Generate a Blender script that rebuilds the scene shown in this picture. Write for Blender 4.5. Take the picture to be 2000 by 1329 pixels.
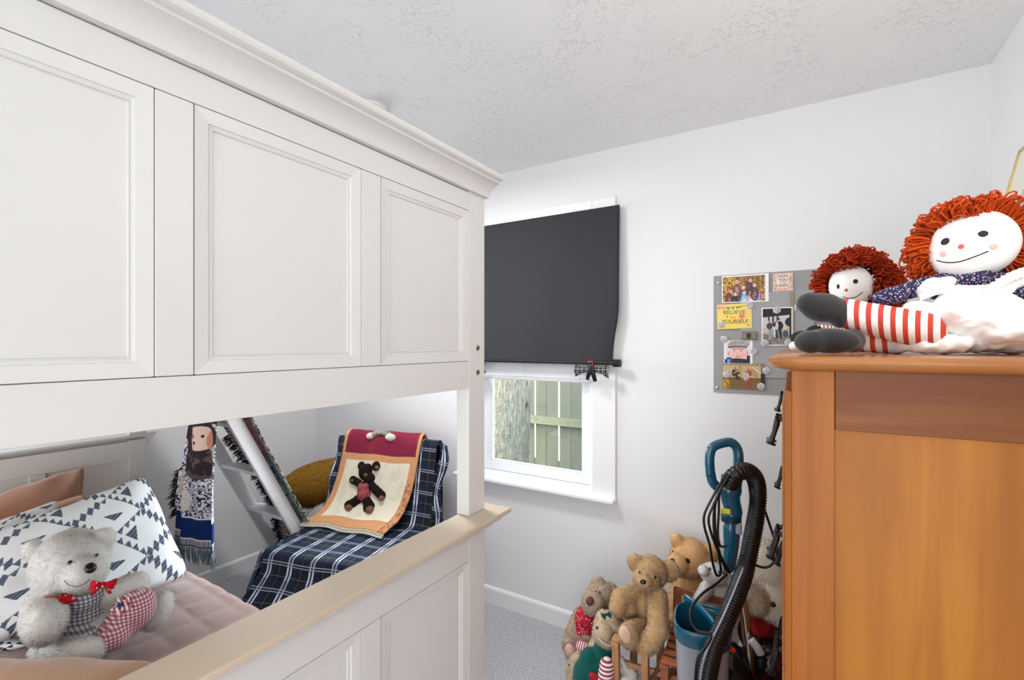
import bpy, bmesh, math, random
import numpy as np
from math import sin, cos, pi, radians, sqrt
from mathutils import Vector, Matrix, Quaternion
from mathutils.bvhtree import BVHTree

for _o in list(bpy.data.objects):
    bpy.data.objects.remove(_o)
SC = bpy.context.scene
COL = SC.collection
random.seed(4)
RNG = np.random.RandomState(7)

# ------------------------------------------------------------------ camera
FPX, YAW, HOR, CZ = 933.0, radians(31.87), 672.0, 1.478
cam_d = bpy.data.cameras.new('camera')
cam = bpy.data.objects.new('camera', cam_d)
COL.objects.link(cam)
cam_d.sensor_width = 36.0
cam_d.lens = FPX / 2000 * 36
cam_d.shift_y = (HOR - 664.5) / 2000
cam_d.clip_start = 0.02
cam.location = (0, 0, CZ)
cam.rotation_euler = (pi / 2, 0, YAW)
SC.camera = cam

# ------------------------------------------------------------------ light
SC.view_settings.view_transform = 'Standard'
SC.view_settings.look = 'None'
SC.view_settings.gamma = 1
SC.view_settings.use_curve_mapping = False
SC.view_settings.exposure = 0.11
world = bpy.data.worlds.new('sky')
SC.world = world
world.use_nodes = True
wn = world.node_tree
wn.nodes.clear()
wo = wn.nodes.new('ShaderNodeOutputWorld')
wb = wn.nodes.new('ShaderNodeBackground')
sky = wn.nodes.new('ShaderNodeTexSky')
sky.sky_type = 'NISHITA'
sky.sun_elevation = radians(40)
sky.sun_rotation = radians(215)
sky.sun_disc = False
sky.air_density = 1.4
sky.dust_density = 3.0
wn.links.new(sky.outputs[0], wb.inputs[0])
wb.inputs[1].default_value = 0.5
wn.links.new(wb.outputs[0], wo.inputs[0])


def area(name, loc, aim, sx, sy, power, col, spread=180):
    l = bpy.data.lights.new(name, 'AREA')
    l.shape = 'RECTANGLE'
    l.size, l.size_y = sx, sy
    l.energy = power
    l.color = col
    l.spread = radians(spread)
    o = bpy.data.objects.new(name, l)
    COL.objects.link(o)
    o.location = loc
    d = Vector(aim) - Vector(loc)
    o.rotation_euler = d.to_track_quat('-Z', 'Y').to_euler()
    return o


# added fill lights behind the camera and along the left wall; ceiling and wall lamps
area('fill_front', (-1.1, -1.46, 1.25), (-1.1, 2.0, 1.3), 3.1, 2.3, 46, (0.975, 0.99, 1.0))  # added fill behind the camera, set before the solid front wall
area('fill_right_low', (0.51, -0.6, 1.0), (-1.6, 0.5, 0.9), 0.9, 0.9, 9, (0.98, 0.99, 1.0))  # added low fill at the right wall, lifts the bed front
area('ceiling_lamp_light', (-1.52, 1.35, 2.37), (-1.52, 1.35, 0), 0.3, 0.3, 17, (0.97, 0.98, 1.0))
area('fill_left', (-3.09, -0.1, 1.5), (-1.9, 0.3, 0.5), 1.9, 1.1, 26, (0.90, 0.95, 1.0), 125)  # added fill from the unseen part of the left wall, for the bunk
area('fill_far_left', (-3.09, 1.65, 1.62), (-0.6, 1.5, 1.3), 0.8, 0.8, 12, (0.90, 0.95, 1.0), 90)  # added fill aimed across the room from the left wall
area('wall_lamp_light', (0.49, 0.80, 2.0), (-0.9, 1.5, 2.05), 0.35, 0.35, 4.6, (1.0, 0.96, 0.91))
_s = bpy.data.lights.new('hazy_sun', 'SUN')
_s.energy = 12.5
_s.angle = radians(30)
_s.color = (0.86, 0.93, 1.0)
_so = bpy.data.objects.new('hazy_sun', _s)
COL.objects.link(_so)
_so.rotation_euler = Vector((-.50, -.86, -.26)).to_track_quat('-Z', 'Y').to_euler()

# ------------------------------------------------------------------ helpers
ORG = {}


def C(r, g=None, b=None):
    if g is None:
        r, g, b = r
    f = lambda c: ((c / 255) / 12.92 if c / 255 <= 0.04045 else (((c / 255) + 0.055) / 1.055) ** 2.4)
    return (f(r), f(g), f(b), 1.0)


def lin(a):
    a = np.clip(np.asarray(a, float) / 255.0, 0, 1)
    return np.where(a <= 0.04045, a / 12.92, ((a + 0.055) / 1.055) ** 2.4)


_RV = Vector((cos(YAW), sin(YAW), 0))
_FV = Vector((-sin(YAW), cos(YAW), 0))


def at(u, v, D=None, X=None, Y=None, Z=None):
    """world point seen at photo pixel u,v at a forward distance D or on a plane"""
    xr = (u - 1000) / FPX
    zr = (HOR - v) / FPX
    d = _FV + _RV * xr + Vector((0, 0, zr))
    if D is not None: t = D
    elif X is not None: t = X / d.x
    elif Y is not None: t = Y / d.y
    else: t = (Z - CZ) / d.z
    return d * t + Vector((0, 0, CZ))


def rayhit(u, v, tree, off=0.0):
    d = (at(u, v, D=1) - Vector((0, 0, CZ))).normalized()
    h = tree.ray_cast(Vector((0, 0, CZ)), d)
    if h[0] is None:
        return None, None
    return h[0] + h[1] * off, h[1]


MATS = {}


def mat(name, col=(200, 200, 200), rough=0.55, metal=0.0, spec=0.4, noise=None, bump=None, sheen=0.0, coat=0.0,
        trans=0.0, ior=1.45, emit=None, coords='Object', attr=False, sss=0.0):
    """noise=(scale, amount, col2)  bump=(scale, strength, distance, detail)"""
    if name in MATS:
        return MATS[name]
    m = bpy.data.materials.new(name)
    m.use_nodes = True
    nt = m.node_tree
    b = nt.nodes['Principled BSDF']
    b.inputs['Base Color'].default_value = C(col)
    b.inputs['Roughness'].default_value = rough
    b.inputs['Metallic'].default_value = metal
    b.inputs['Specular IOR Level'].default_value = spec
    b.inputs['Sheen Weight'].default_value = sheen
    b.inputs['Coat Weight'].default_value = coat
    b.inputs['Transmission Weight'].default_value = trans
    b.inputs['IOR'].default_value = ior
    if sss:
        b.inputs['Subsurface Weight'].default_value = sss
        b.inputs['Subsurface Scale'].default_value = 0.02
    if emit:
        b.inputs['Emission Color'].default_value = C(emit[0])
        b.inputs['Emission Strength'].default_value = emit[1]
    tc = nt.nodes.new('ShaderNodeTexCoord')
    src = tc.outputs[coords]
    if attr:
        a = nt.nodes.new('ShaderNodeAttribute')
        a.attribute_name = 'Col'
        nt.links.new(a.outputs['Color'], b.inputs['Base Color'])
    if noise:
        n = nt.nodes.new('ShaderNodeTexNoise')
        n.inputs['Detail'].default_value = 5
        if isinstance(noise[0], tuple):
            mp = nt.nodes.new('ShaderNodeMapping')
            mp.inputs['Scale'].default_value = noise[0]
            nt.links.new(src, mp.inputs[0])
            nt.links.new(mp.outputs[0], n.inputs[0])
            n.inputs['Scale'].default_value = 1
        else:
            n.inputs['Scale'].default_value = noise[0]
            nt.links.new(src, n.inputs[0])
        r = nt.nodes.new('ShaderNodeValToRGB')
        r.color_ramp.elements[0].position = 0.5 - noise[1] / 2
        r.color_ramp.elements[1].position = 0.5 + noise[1] / 2
        r.color_ramp.elements[0].color = C(noise[2])
        r.color_ramp.elements[1].color = C(col)
        nt.links.new(n.outputs[0], r.inputs[0])
        nt.links.new(r.outputs[0], b.inputs['Base Color'])
    if bump:
        n = nt.nodes.new('ShaderNodeTexNoise')
        n.inputs['Scale'].default_value = bump[0]
        n.inputs['Detail'].default_value = bump[3] if len(bump) > 3 else 3
        nt.links.new(src, n.inputs[0])
        bp = nt.nodes.new('ShaderNodeBump')
        bp.inputs['Strength'].default_value = bump[1]
        bp.inputs['Distance'].default_value = bump[2]
        nt.links.new(n.outputs[0], bp.inputs['Height'])
        nt.links.new(bp.outputs[0], b.inputs['Normal'])
    MATS[name] = m
    return m


def plaid(name, base, bands_u, bands_v, period, coords='UV', rough=0.7, sheen=0.0, sheen_tint=None, rot=0.0, scale=(1, 1),
          axes=('X', 'Y')):
    """bands: list of (pos, width, color, weight) inside one period, woven in both directions"""
    m = bpy.data.materials.new(name)
    m.use_nodes = True
    nt = m.node_tree
    b = nt.nodes['Principled BSDF']
    b.inputs['Roughness'].default_value = rough
    b.inputs['Specular IOR Level'].default_value = 0.25
    b.inputs['Sheen Weight'].default_value = sheen
    if sheen_tint:
        b.inputs['Sheen Tint'].default_value = C(sheen_tint)
        b.inputs['Sheen Roughness'].default_value = 0.35
    tc = nt.nodes.new('ShaderNodeTexCoord')
    mp = nt.nodes.new('ShaderNodeMapping')
    mp.inputs['Rotation'].default_value = (0, 0, rot)
    nt.links.new(tc.outputs[coords], mp.inputs[0])
    sp = nt.nodes.new('ShaderNodeSeparateXYZ')
    nt.links.new(mp.outputs[0], sp.inputs[0])

    def mth(op, a, bb=None):
        n = nt.nodes.new('ShaderNodeMath')
        n.operation = op
        for i, q in enumerate((a, bb)):
            if q is None: continue
            if isinstance(q, (int, float)): n.inputs[i].default_value = q
            else: nt.links.new(q, n.inputs[i])
        return n.outputs[0]
    last = None
    cur = C(base)
    for ax, bands, per in ((axes[0], bands_u, period[0]), (axes[1], bands_v, period[1])):
        f = mth('FRACT', mth('DIVIDE', sp.outputs[ax], per))
        for pos, wid, colr, wt in bands:
            d = mth('ABSOLUTE', mth('SUBTRACT', f, pos))
            k = mth('MULTIPLY', mth('LESS_THAN', d, wid / 2), wt)
            mx = nt.nodes.new('ShaderNodeMix')
            mx.data_type = 'RGBA'
            nt.links.new(k, mx.inputs[0])
            if last is None: mx.inputs[6].default_value = cur
            else: nt.links.new(last, mx.inputs[6])
            mx.inputs[7].default_value = C(colr)
            last = mx.outputs[2]
    nt.links.new(last, b.inputs['Base Color'])
    MATS[name] = m
    return m


def tag(o, label=None, cat=None, group=None, kind=None):
    if label: o['label'] = label
    if cat: o['category'] = cat
    if group: o['group'] = group
    if kind: o['kind'] = kind
    return o


def thing(name, loc, label, cat, group=None):
    o = bpy.data.objects.new(name, None)
    COL.objects.link(o)
    o.empty_display_size = 0.05
    o.location = loc
    ORG[o.name] = Vector(loc)
    return tag(o, label, cat, group)


def link_mesh(name, me, parent=None, m=None, origin=None):
    """me holds world coordinates; shift to the origin of its thing"""
    if parent is not None:
        org = ORG[parent.name]
    else:
        if origin is None:
            n = len(me.vertices)
            a = np.empty(n * 3)
            me.vertices.foreach_get('co', a)
            a = a.reshape(-1, 3)
            origin = ((a[:, 0].min() + a[:, 0].max()) / 2, (a[:, 1].min() + a[:, 1].max()) / 2, a[:, 2].min())
        org = Vector(origin)
    me.transform(Matrix.Translation(-org))
    o = bpy.data.objects.new(name, me)
    COL.objects.link(o)
    ORG[o.name] = org
    if parent is not None:
        o.parent = parent
    else:
        o.location = org
    if m is not None and len(me.materials) == 0:
        me.materials.append(m)
    return o


class MB:
    def __init__(s):
        s.v = []; s.f = []; s.uv = []; s.hasuv = False

    def add(s, vs, fs, uvs=None):
        n = len(s.v)
        s.v.extend([tuple(q) for q in vs])
        s.f.extend([tuple(i + n for i in q) for q in fs])
        if uvs is None: s.uv.extend([(0.0, 0.0)] * len(vs))
        else: s.uv.extend(uvs); s.hasuv = True
        return s

    def box(s, x0, x1, y0, y1, z0, z1):
        vs = [(x, y, z) for x in (x0, x1) for y in (y0, y1) for z in (z0, z1)]
        return s.add(vs, [(0, 1, 3, 2), (4, 6, 7, 5), (0, 4, 5, 1), (2, 3, 7, 6), (0, 2, 6, 4), (1, 5, 7, 3)])

    def obox(s, c, ax, ay, az):
        c, ax, ay, az = map(Vector, (c, ax, ay, az))
        vs = [c + ax * i + ay * j + az * k for i in (-1, 1) for j in (-1, 1) for k in (-1, 1)]
        return s.add(vs, [(0, 1, 3, 2), (4, 6, 7, 5), (0, 4, 5, 1), (2, 3, 7, 6), (0, 2, 6, 4), (1, 5, 7, 3)])

    def bar(s, a, b, w, h, up=(0, 0, 1)):
        a, b = Vector(a), Vector(b)
        d = (b - a)
        L = d.length
        d.normalize()
        x = d.cross(Vector(up))
        if x.length < 1e-4: x = d.cross(Vector((1, 0, 0)))
        x.normalize()
        y = x.cross(d)
        return s.obox((a + b) / 2, d * L / 2, x * w / 2, y * h / 2)

    def prism(s, prof, a, b, ux, uz):
        """extrude a closed 2D profile from a to b"""
        a, b, ux, uz = map(Vector, (a, b, ux, uz))
        n = len(prof)
        vs = [p + ux * q[0] + uz * q[1] for p in (a, b) for q in prof]
        fs = [(i, (i + 1) % n, n + (i + 1) % n, n + i) for i in range(n)]
        fs += [tuple(range(n))[::-1], tuple(range(n, 2 * n))]
        return s.add(vs, fs)

    def tube(s, pts, rad, n=12, closed=False, caps=True, flat=None):
        pts = [Vector(p) for p in pts]
        m = len(pts)
        if not hasattr(rad, '__len__'): rad = [rad] * m
        up = None
        vs = []
        for i, p in enumerate(pts):
            if closed: t = pts[(i + 1) % m] - pts[i - 1]
            else: t = pts[min(i + 1, m - 1)] - pts[max(i - 1, 0)]
            t.normalize()
            if up is None:
                up = t.orthogonal().normalized() if flat is None else (Vector(flat) - t * Vector(flat).dot(t)).normalized()
            up = (up - t * up.dot(t))
            up = up.normalized() if up.length > 1e-6 else t.orthogonal().normalized()
            w = t.cross(up)
            r = rad[i]
            ra, rb = r if hasattr(r, '__len__') else (r, r)
            for k in range(n):
                a = 2 * pi * k / n
                vs.append(p + up * cos(a) * ra + w * sin(a) * rb)
        fs = []
        for i in range(m if closed else m - 1):
            j = (i + 1) % m
            for k in range(n):
                l = (k + 1) % n
                fs.append((i * n + k, i * n + l, j * n + l, j * n + k))
        if caps and not closed:
            fs.append(tuple(range(n))[::-1])
            fs.append(tuple((m - 1) * n + k for k in range(n)))
        return s.add(vs, fs)

    def ell(s, c, r, R=None, seg=20, rings=12):
        c = Vector(c)
        if R is None: R = Matrix.Identity(3)
        vs = [c + R @ Vector((0, 0, r[2]))]
        for i in range(1, rings):
            a = pi * i / rings
            for k in range(seg):
                b = 2 * pi * k / seg
                vs.append(c + R @ Vector((r[0] * sin(a) * cos(b), r[1] * sin(a) * sin(b), r[2] * cos(a))))
        vs.append(c + R @ Vector((0, 0, -r[2])))
        fs = [(0, 1 + k, 1 + (k + 1) % seg) for k in range(seg)]
        for i in range(rings - 2):
            for k in range(seg):
                a = 1 + i * seg
                fs.append((a + k, a + seg + k, a + seg + (k + 1) % seg, a + (k + 1) % seg))
        e = len(vs) - 1
        a = 1 + (rings - 2) * seg
        fs += [(e, a + (k + 1) % seg, a + k) for k in range(seg)]
        return s.add(vs, fs)

    def lathe(s, prof, base, axis=(0, 0, 1), n=24):
        base, axis = Vector(base), Vector(axis).normalized()
        x = axis.orthogonal().normalized()
        y = axis.cross(x)
        vs = []
        for r, h in prof:
            for k in range(n):
                a = 2 * pi * k / n
                vs.append(base + axis * h + (x * cos(a) + y * sin(a)) * r)
        fs = []
        for i in range(len(prof) - 1):
            for k in range(n):
                l = (k + 1) % n
                fs.append((i * n + k, i * n + l, (i + 1) * n + l, (i + 1) * n + k))
        fs.append(tuple(range(n))[::-1])
        fs.append(tuple((len(prof) - 1) * n + k for k in range(n)))
        return s.add(vs, fs)

    def grid(s, fn, nu, nv, uvfn=None):
        vs = []; uvs = []
        for j in range(nv + 1):
            for i in range(nu + 1):
                u, v = i / nu, j / nv
                vs.append(tuple(fn(u, v)))
                uvs.append(uvfn(u, v) if uvfn else (u, v))
        fs = [(j * (nu + 1) + i, j * (nu + 1) + i + 1, (j + 1) * (nu + 1) + i + 1, (j + 1) * (nu + 1) + i)
              for j in range(nv) for i in range(nu)]
        return s.add(vs, fs, uvs)

    def build(s, name, m, parent=None, smooth=False, bevel=0, seg=2, solid=0, solid_off=0, paint=None, origin=None, autosmooth=None,
              sub=0):
        me = bpy.data.meshes.new(name)
        me.from_pydata(s.v, [], s.f)
        if s.hasuv:
            ul = me.uv_layers.new(name='UVMap')
            li = np.empty(len(me.loops), int)
            me.loops.foreach_get('vertex_index', li)
            ul.data.foreach_set('uv', np.array(s.uv)[li].ravel())
        if paint is not None:
            uv = np.array(s.uv)
            colr = lin(paint(uv[:, 0], uv[:, 1]))
            ca = me.color_attributes.new('Col', 'FLOAT_COLOR', 'POINT')
            ca.data.foreach_set('color', np.hstack([colr, np.ones((len(colr), 1))]).astype(np.float32).ravel())
        bm = bmesh.new()
        bm.from_mesh(me)
        bmesh.ops.recalc_face_normals(bm, faces=bm.faces)
        bm.to_mesh(me)
        bm.free()
        if smooth:
            me.polygons.foreach_set('use_smooth', [True] * len(me.polygons))
            if autosmooth:
                me.set_sharp_from_angle(angle=radians(autosmooth))
        o = link_mesh(name, me, parent, m, origin)
        if solid:
            q = o.modifiers.new('solid', 'SOLIDIFY')
            q.thickness = solid
            q.offset = solid_off
        if bevel:
            q = o.modifiers.new('bevel', 'BEVEL')
            q.width = bevel
            q.segments = seg
            q.limit_method = 'ANGLE'
            q.angle_limit = radians(40)
        if sub:
            q = o.modifiers.new('sub', 'SUBSURF')
            q.levels = q.render_levels = sub
        return o


def cr(pts, n=8, closed=False):
    """Catmull-Rom through points"""
    P = [Vector(p) for p in pts]
    out = []
    m = len(P)
    rng = range(m) if closed else range(m - 1)
    for i in rng:
        p0 = P[i - 1] if (i > 0 or closed) else P[0] * 2 - P[1]
        p1, p2 = P[i], P[(i + 1) % m]
        p3 = P[(i + 2) % m] if (i + 2 < m or closed) else P[-1] * 2 - P[-2]
        for k in range(n):
            t = k / n
            out.append(0.5 * ((2 * p1) + (p2 - p0) * t + (2 * p0 - 5 * p1 + 4 * p2 - p3) * t * t
                              + (3 * p1 - p0 - 3 * p2 + p3) * t ** 3))
    if not closed: out.append(P[-1])
    return out


# -- plush bodies: ellipsoids and tapered limbs merged into one skin ------------------
def ray_axes(u):
    phi = math.atan((u - 1000) / FPX)
    a = -phi + YAW
    R = Vector((cos(a), sin(a), 0))
    F = Vector((-sin(a), cos(a), 0))
    return R, F, cos(phi)


def E(u, v, D, ru, rv, rd=None, roll=0.0):
    """ellipsoid seen at u,v: radii in photo pixels at distance D, roll in the picture plane (deg, ccw)"""
    R, F, cp = ray_axes(u)
    k = D / FPX
    if rd is None: rd = (ru + rv) / 2
    a = radians(roll)
    x = R * cos(a) + Vector((0, 0, 1)) * sin(a)
    z = -R * sin(a) + Vector((0, 0, 1)) * cos(a)
    M3 = Matrix((x, F, z)).transposed()
    return ('e', at(u, v, D=D), (ru * k * cp, rd * k, rv * k), M3)


def L(p, r, q, s):
    """limb from (u,v,D) with radius r px to (u,v,D) with radius s px"""
    return ('c', at(p[0], p[1], D=p[2]), r * p[2] / FPX, at(q[0], q[1], D=q[2]), s * q[2] / FPX)


def blob_mesh(prims, voxel=0.006, smooth=6):
    b = MB()
    for p in prims:
        if p[0] == 'e':
            b.ell(p[1], p[2], p[3], 24, 16)
        else:
            _, a, r, c, s_ = p
            n = max(2, int((c - a).length / (min(r, s_) * 0.35)) + 1)
            for i in range(n + 1):
                t = i / n
                q = a.lerp(c, t)
                rr = r + (s_ - r) * t
                b.ell(q, (rr, rr, rr), None, 16, 10)
    me = bpy.data.meshes.new('tmp')
    me.from_pydata(b.v, [], b.f)
    o = bpy.data.objects.new('tmp', me)
    COL.objects.link(o)
    q = o.modifiers.new('r', 'REMESH')
    q.mode = 'VOXEL'
    q.voxel_size = voxel
    q.use_smooth_shade = True
    if smooth:
        q = o.modifiers.new('s', 'SMOOTH')
        q.iterations = smooth
        q.factor = 0.6
    bpy.context.view_layer.update()
    dg = bpy.context.evaluated_depsgraph_get()
    out = bpy.data.meshes.new_from_object(o.evaluated_get(dg))
    bpy.data.objects.remove(o)
    bpy.data.meshes.remove(me)
    return out


def mesh_arrays(me):
    n = len(me.vertices)
    v = np.empty(n * 3); me.vertices.foreach_get('co', v); v = v.reshape(-1, 3)
    me.calc_loop_triangles()
    t = np.empty(len(me.loop_triangles) * 3, int)
    me.loop_triangles.foreach_get('vertices', t)
    return v, t.reshape(-1, 3)


def furred(me, n, length, width, comb=(0, 0, -0.4), jit=0.5, keep=None):
    """skin plus n short tapered hairs, as one mesh"""
    v, t = mesh_arrays(me)
    a, b, c = v[t[:, 0]], v[t[:, 1]], v[t[:, 2]]
    nr = np.cross(b - a, c - a)
    ar = np.linalg.norm(nr, axis=1)
    nr = nr / (ar[:, None] + 1e-12)
    idx = RNG.choice(len(t), n, p=ar / ar.sum())
    r1 = np.sqrt(RNG.rand(n, 1)); r2 = RNG.rand(n, 1)
    p = a[idx] * (1 - r1) + b[idx] * r1 * (1 - r2) + c[idx] * r1 * r2
    N = nr[idx]
    cl = RNG.randn(n, 3) * jit
    d = N * 0.7 + np.array(comb) + cl
    d /= np.linalg.norm(d, axis=1)[:, None]
    flip = (d * N).sum(1) < 0.15
    d[flip] += N[flip] * 0.8
    side = np.cross(d, N + 0.25 * RNG.randn(n, 3)); side /= np.linalg.norm(side, axis=1)[:, None] + 1e-9
    side[(np.cross(side, d) * N).sum(1) < 0] *= -1
    ln = length * (0.6 + 0.7 * RNG.rand(n, 1))
    mid = p + d * ln * 0.55 + N * length * 0.08
    tip = p + d * ln + np.array([0, 0, -0.15]) * ln
    w = width
    hv = np.stack([p - side * w, p + side * w, mid + side * w * 0.7, mid - side * w * 0.7, tip], 1).reshape(-1, 3)
    base = np.arange(n)[:, None] * 5 + len(v)
    q1 = (base + np.array([[0, 1, 2, 3]]))
    q2 = (base + np.array([[3, 2, 4]]))
    V = np.vstack([v, hv])
    faces = [tuple(x) for x in t] + [tuple(x) for x in q1] + [tuple(x) for x in q2]
    out = bpy.data.meshes.new('fur')
    out.from_pydata(V.tolist(), [], faces)
    out.polygons.foreach_set('use_smooth', [True] * len(out.polygons))
    for mm in me.materials: out.materials.append(mm)
    # hairs take the shading normal of the skin they grow from, as a soft pile does
    vn = np.empty(len(me.vertices) * 3)
    me.vertex_normals.foreach_get('vector', vn)
    hn = N + cl * 0.22
    hn /= np.linalg.norm(hn, axis=1)[:, None]
    allN = np.vstack([vn.reshape(-1, 3), np.repeat(hn, 5, axis=0)])
    out.normals_split_custom_set_from_vertices(allN.tolist())
    return out


def plush(name, prims, m, parent, voxel=0.006, smooth=6, fur=0, flen=0.012, fw=0.0008, comb=(0, 0, -0.4), jit=0.5):
    me = blob_mesh(prims, voxel, smooth)
    tree = BVHTree.FromPolygons([tuple(x.co) for x in me.vertices], [tuple(p.vertices) for p in me.polygons])
    if fur:
        me = furred(me, fur, flen, fw, comb, jit)
        soften(m)
    o = link_mesh(name, me, parent, m)
    return o, tree


def stud(name, tree, u, v, ru, rv, m, parent, flat=0.5, D=2.0, roll=0, sink=0.3):
    """eye or nose: a small domed ellipsoid set on the surface under the pixel"""
    h, n = rayhit(u, v, tree)
    if h is None:
        h = at(u, v, D=D)
        n = -_FV
    D = (h - Vector((0, 0, CZ))).dot(_FV)
    k = D / FPX
    R, F, cp = ray_axes(u)
    a = radians(roll)
    x = R * cos(a) + Vector((0, 0, 1)) * sin(a)
    x = (x - n * x.dot(n)).normalized()
    z = n.cross(x) * -1
    b = MB()
    r = (ru * k * cp, min(ru, rv) * k * flat, rv * k)
    b.ell(h - n * r[1] * sink, r, Matrix((x, n, z)).transposed(), 16, 10)
    return b.build(name, m, parent, smooth=True)


def stitch(name, tree, pts, r, m, parent, off=0.001, n=6):
    """a sewn line following the surface"""
    P = []
    for p in cr([Vector((q[0], q[1], 0)) for q in pts], n):
        h, nn = rayhit(p.x, p.y, tree, off)
        if h is not None: P.append(h)
    if len(P) < 2: return None
    b = MB().tube(P, r, 6)
    return b.build(name, m, parent, smooth=True)


def soften(m, fac=.14):
    """let light pass through the pile"""
    nt = m.node_tree
    if 'pile' in nt.nodes: return
    b = nt.nodes['Principled BSDF']
    t = nt.nodes.new('ShaderNodeBsdfTranslucent'); t.name = 'pile'
    c = b.inputs['Base Color']
    if c.links: nt.links.new(c.links[0].from_socket, t.inputs[0])
    else: t.inputs[0].default_value = c.default_value
    x = nt.nodes.new('ShaderNodeMixShader'); x.inputs[0].default_value = fac
    nt.links.new(b.outputs[0], x.inputs[1]); nt.links.new(t.outputs[0], x.inputs[2])
    nt.links.new(x.outputs[0], nt.nodes['Material Output'].inputs[0])


# smooth value noise for painted cloth and prints
def vnoise(x, y, seed=0):
    def h(a, b): 
        q = np.sin(a * 127.1 + b * 311.7 + seed * 74.7) * 43758.5453
        return q - np.floor(q)
    xi, yi = np.floor(x), np.floor(y)
    xf, yf = x - xi, y - yi
    xf = xf * xf * (3 - 2 * xf); yf = yf * yf * (3 - 2 * yf)
    return (h(xi, yi) * (1 - xf) + h(xi + 1, yi) * xf) * (1 - yf) + (h(xi, yi + 1) * (1 - xf) + h(xi + 1, yi + 1) * xf) * yf


def fbm(x, y, seed=0, o=3):
    return sum(vnoise(x * 2 ** k, y * 2 ** k, seed + k) * 0.5 ** k for k in range(o)) / sum(0.5 ** k for k in range(o))


def img(U, base):
    a = np.empty((len(U), 3)); a[:] = base
    return a


def put(a, mask, col):
    a[mask] = col


def disc(U, V, cx, cy, rx, ry): return ((U - cx) / rx) ** 2 + ((V - cy) / ry) ** 2 < 1


PAINT = mat('painted_print', (255, 255, 255), 0.45, attr=True, spec=0.3)
PCLOTH = mat('painted_cloth', (255, 255, 255), 0.85, attr=True, spec=0.15, bump=(260, 0.25, 0.002))
# ------------------------------------------------------------------ room shell
WALL = mat('wall_paint', (231, 231, 232), 0.75, spec=0.25, bump=(140, 0.12, 0.003, 4))
TRIM = mat('trim_paint', (238, 238, 238), 0.4, spec=0.4)
WPAINT = mat('bed_white_paint', (225, 225, 223), 0.38, spec=0.42, noise=(3.0, 0.9, (219, 219, 216)))
GLAZE = mat('bed_glaze_line', (128, 122, 112), 0.7)
CAPT = mat('bed_cap_beige', (205, 188, 165), 0.4, spec=0.4, noise=(1.6, 0.8, (212, 197, 176)))  # beige for the near cap only; the far cap takes the white paint


def ceiling_mat():
    m = mat('ceiling_stipple', (240, 240, 239), 0.8, spec=0.2)
    nt = m.node_tree
    b = nt.nodes['Principled BSDF']
    tc = nt.nodes.new('ShaderNodeTexCoord')
    n1 = nt.nodes.new('ShaderNodeTexNoise'); n1.inputs['Scale'].default_value = 38; n1.inputs['Detail'].default_value = 4
    n1.inputs['Distortion'].default_value = 1.6
    n2 = nt.nodes.new('ShaderNodeTexNoise'); n2.inputs['Scale'].default_value = 4.5; n2.inputs['Detail'].default_value = 2
    for n in (n1, n2): nt.links.new(tc.outputs['Object'], n.inputs[0])
    r1 = nt.nodes.new('ShaderNodeValToRGB'); r1.color_ramp.elements[0].position = 0.56; r1.color_ramp.elements[1].position = 0.66
    r2 = nt.nodes.new('ShaderNodeValToRGB'); r2.color_ramp.elements[0].position = 0.42; r2.color_ramp.elements[1].position = 0.62
    nt.links.new(n1.outputs[0], r1.inputs[0]); nt.links.new(n2.outputs[0], r2.inputs[0])
    mu = nt.nodes.new('ShaderNodeMath'); mu.operation = 'MULTIPLY'
    nt.links.new(r1.outputs[0], mu.inputs[0]); nt.links.new(r2.outputs[0], mu.inputs[1])
    bp = nt.nodes.new('ShaderNodeBump'); bp.inputs['Strength'].default_value = 0.55; bp.inputs['Distance'].default_value = 0.006
    nt.links.new(mu.outputs[0], bp.inputs['Height']); nt.links.new(bp.outputs[0], b.inputs['Normal'])
    return m


def carpet_mat():
    m = mat('grey_carpet', (226, 225, 228), 0.95, spec=0.05, noise=(120, 0.5, (158, 156, 160)), bump=(150, 0.9, 0.008, 2))
    return m


XL, XR, YF, YB, ZC = -3.12, 0.532, -1.5, 2.26, 2.44
T = 0.12


def struct(name, b, m, **k):
    o = b.build(name, m, **k)
    o['kind'] = 'structure'
    return o


struct('floor', MB().box(XL - T, XR + T, YF - T, YB + T, -0.1, 0), carpet_mat())
struct('ceiling', MB().box(XL - T, XR + T, YF - T, YB + T, ZC, ZC + 0.1), ceiling_mat())
struct('wall_left', MB().box(XL - T, XL, YF, YB, 0, ZC), WALL)
struct('wall_right', MB().box(XR, XR + T, YF, YB, 0, ZC), WALL)
struct('wall_front', MB().box(XL - T, XR + T, YF - T, YF, 0, ZC), WALL)
# back wall with the window opening
WX0, WX1, WZ0, WZ1 = -1.655, -0.925, 0.715, 2.10
b = MB()
b.box(XL - T, WX0, YB, YB + T, 0, ZC)
b.box(WX1, XR + T, YB, YB + T, 0, ZC)
b.box(WX0, WX1, YB, YB + T, 0, WZ0)
b.box(WX0, WX1, YB, YB + T, WZ1, ZC)
struct('wall_back', b, WALL)
# baseboards
def baseboard(name, a, c, nrm):
    pr = [(0, 0), (0.014, 0), (0.014, 0.078), (0.011, 0.086), (0.004, 0.092), (0, 0.094)]
    struct(name, MB().prism(pr, a, c, nrm, (0, 0, 1)), TRIM)


baseboard('baseboard_back', (XL, YB, 0), (XR, YB, 0), (0, -1, 0))
baseboard('baseboard_left', (XL, YF, 0), (XL, YB, 0), (1, 0, 0))
baseboard('baseboard_right', (XR, YF, 0), (XR, YB, 0), (-1, 0, 0))

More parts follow.
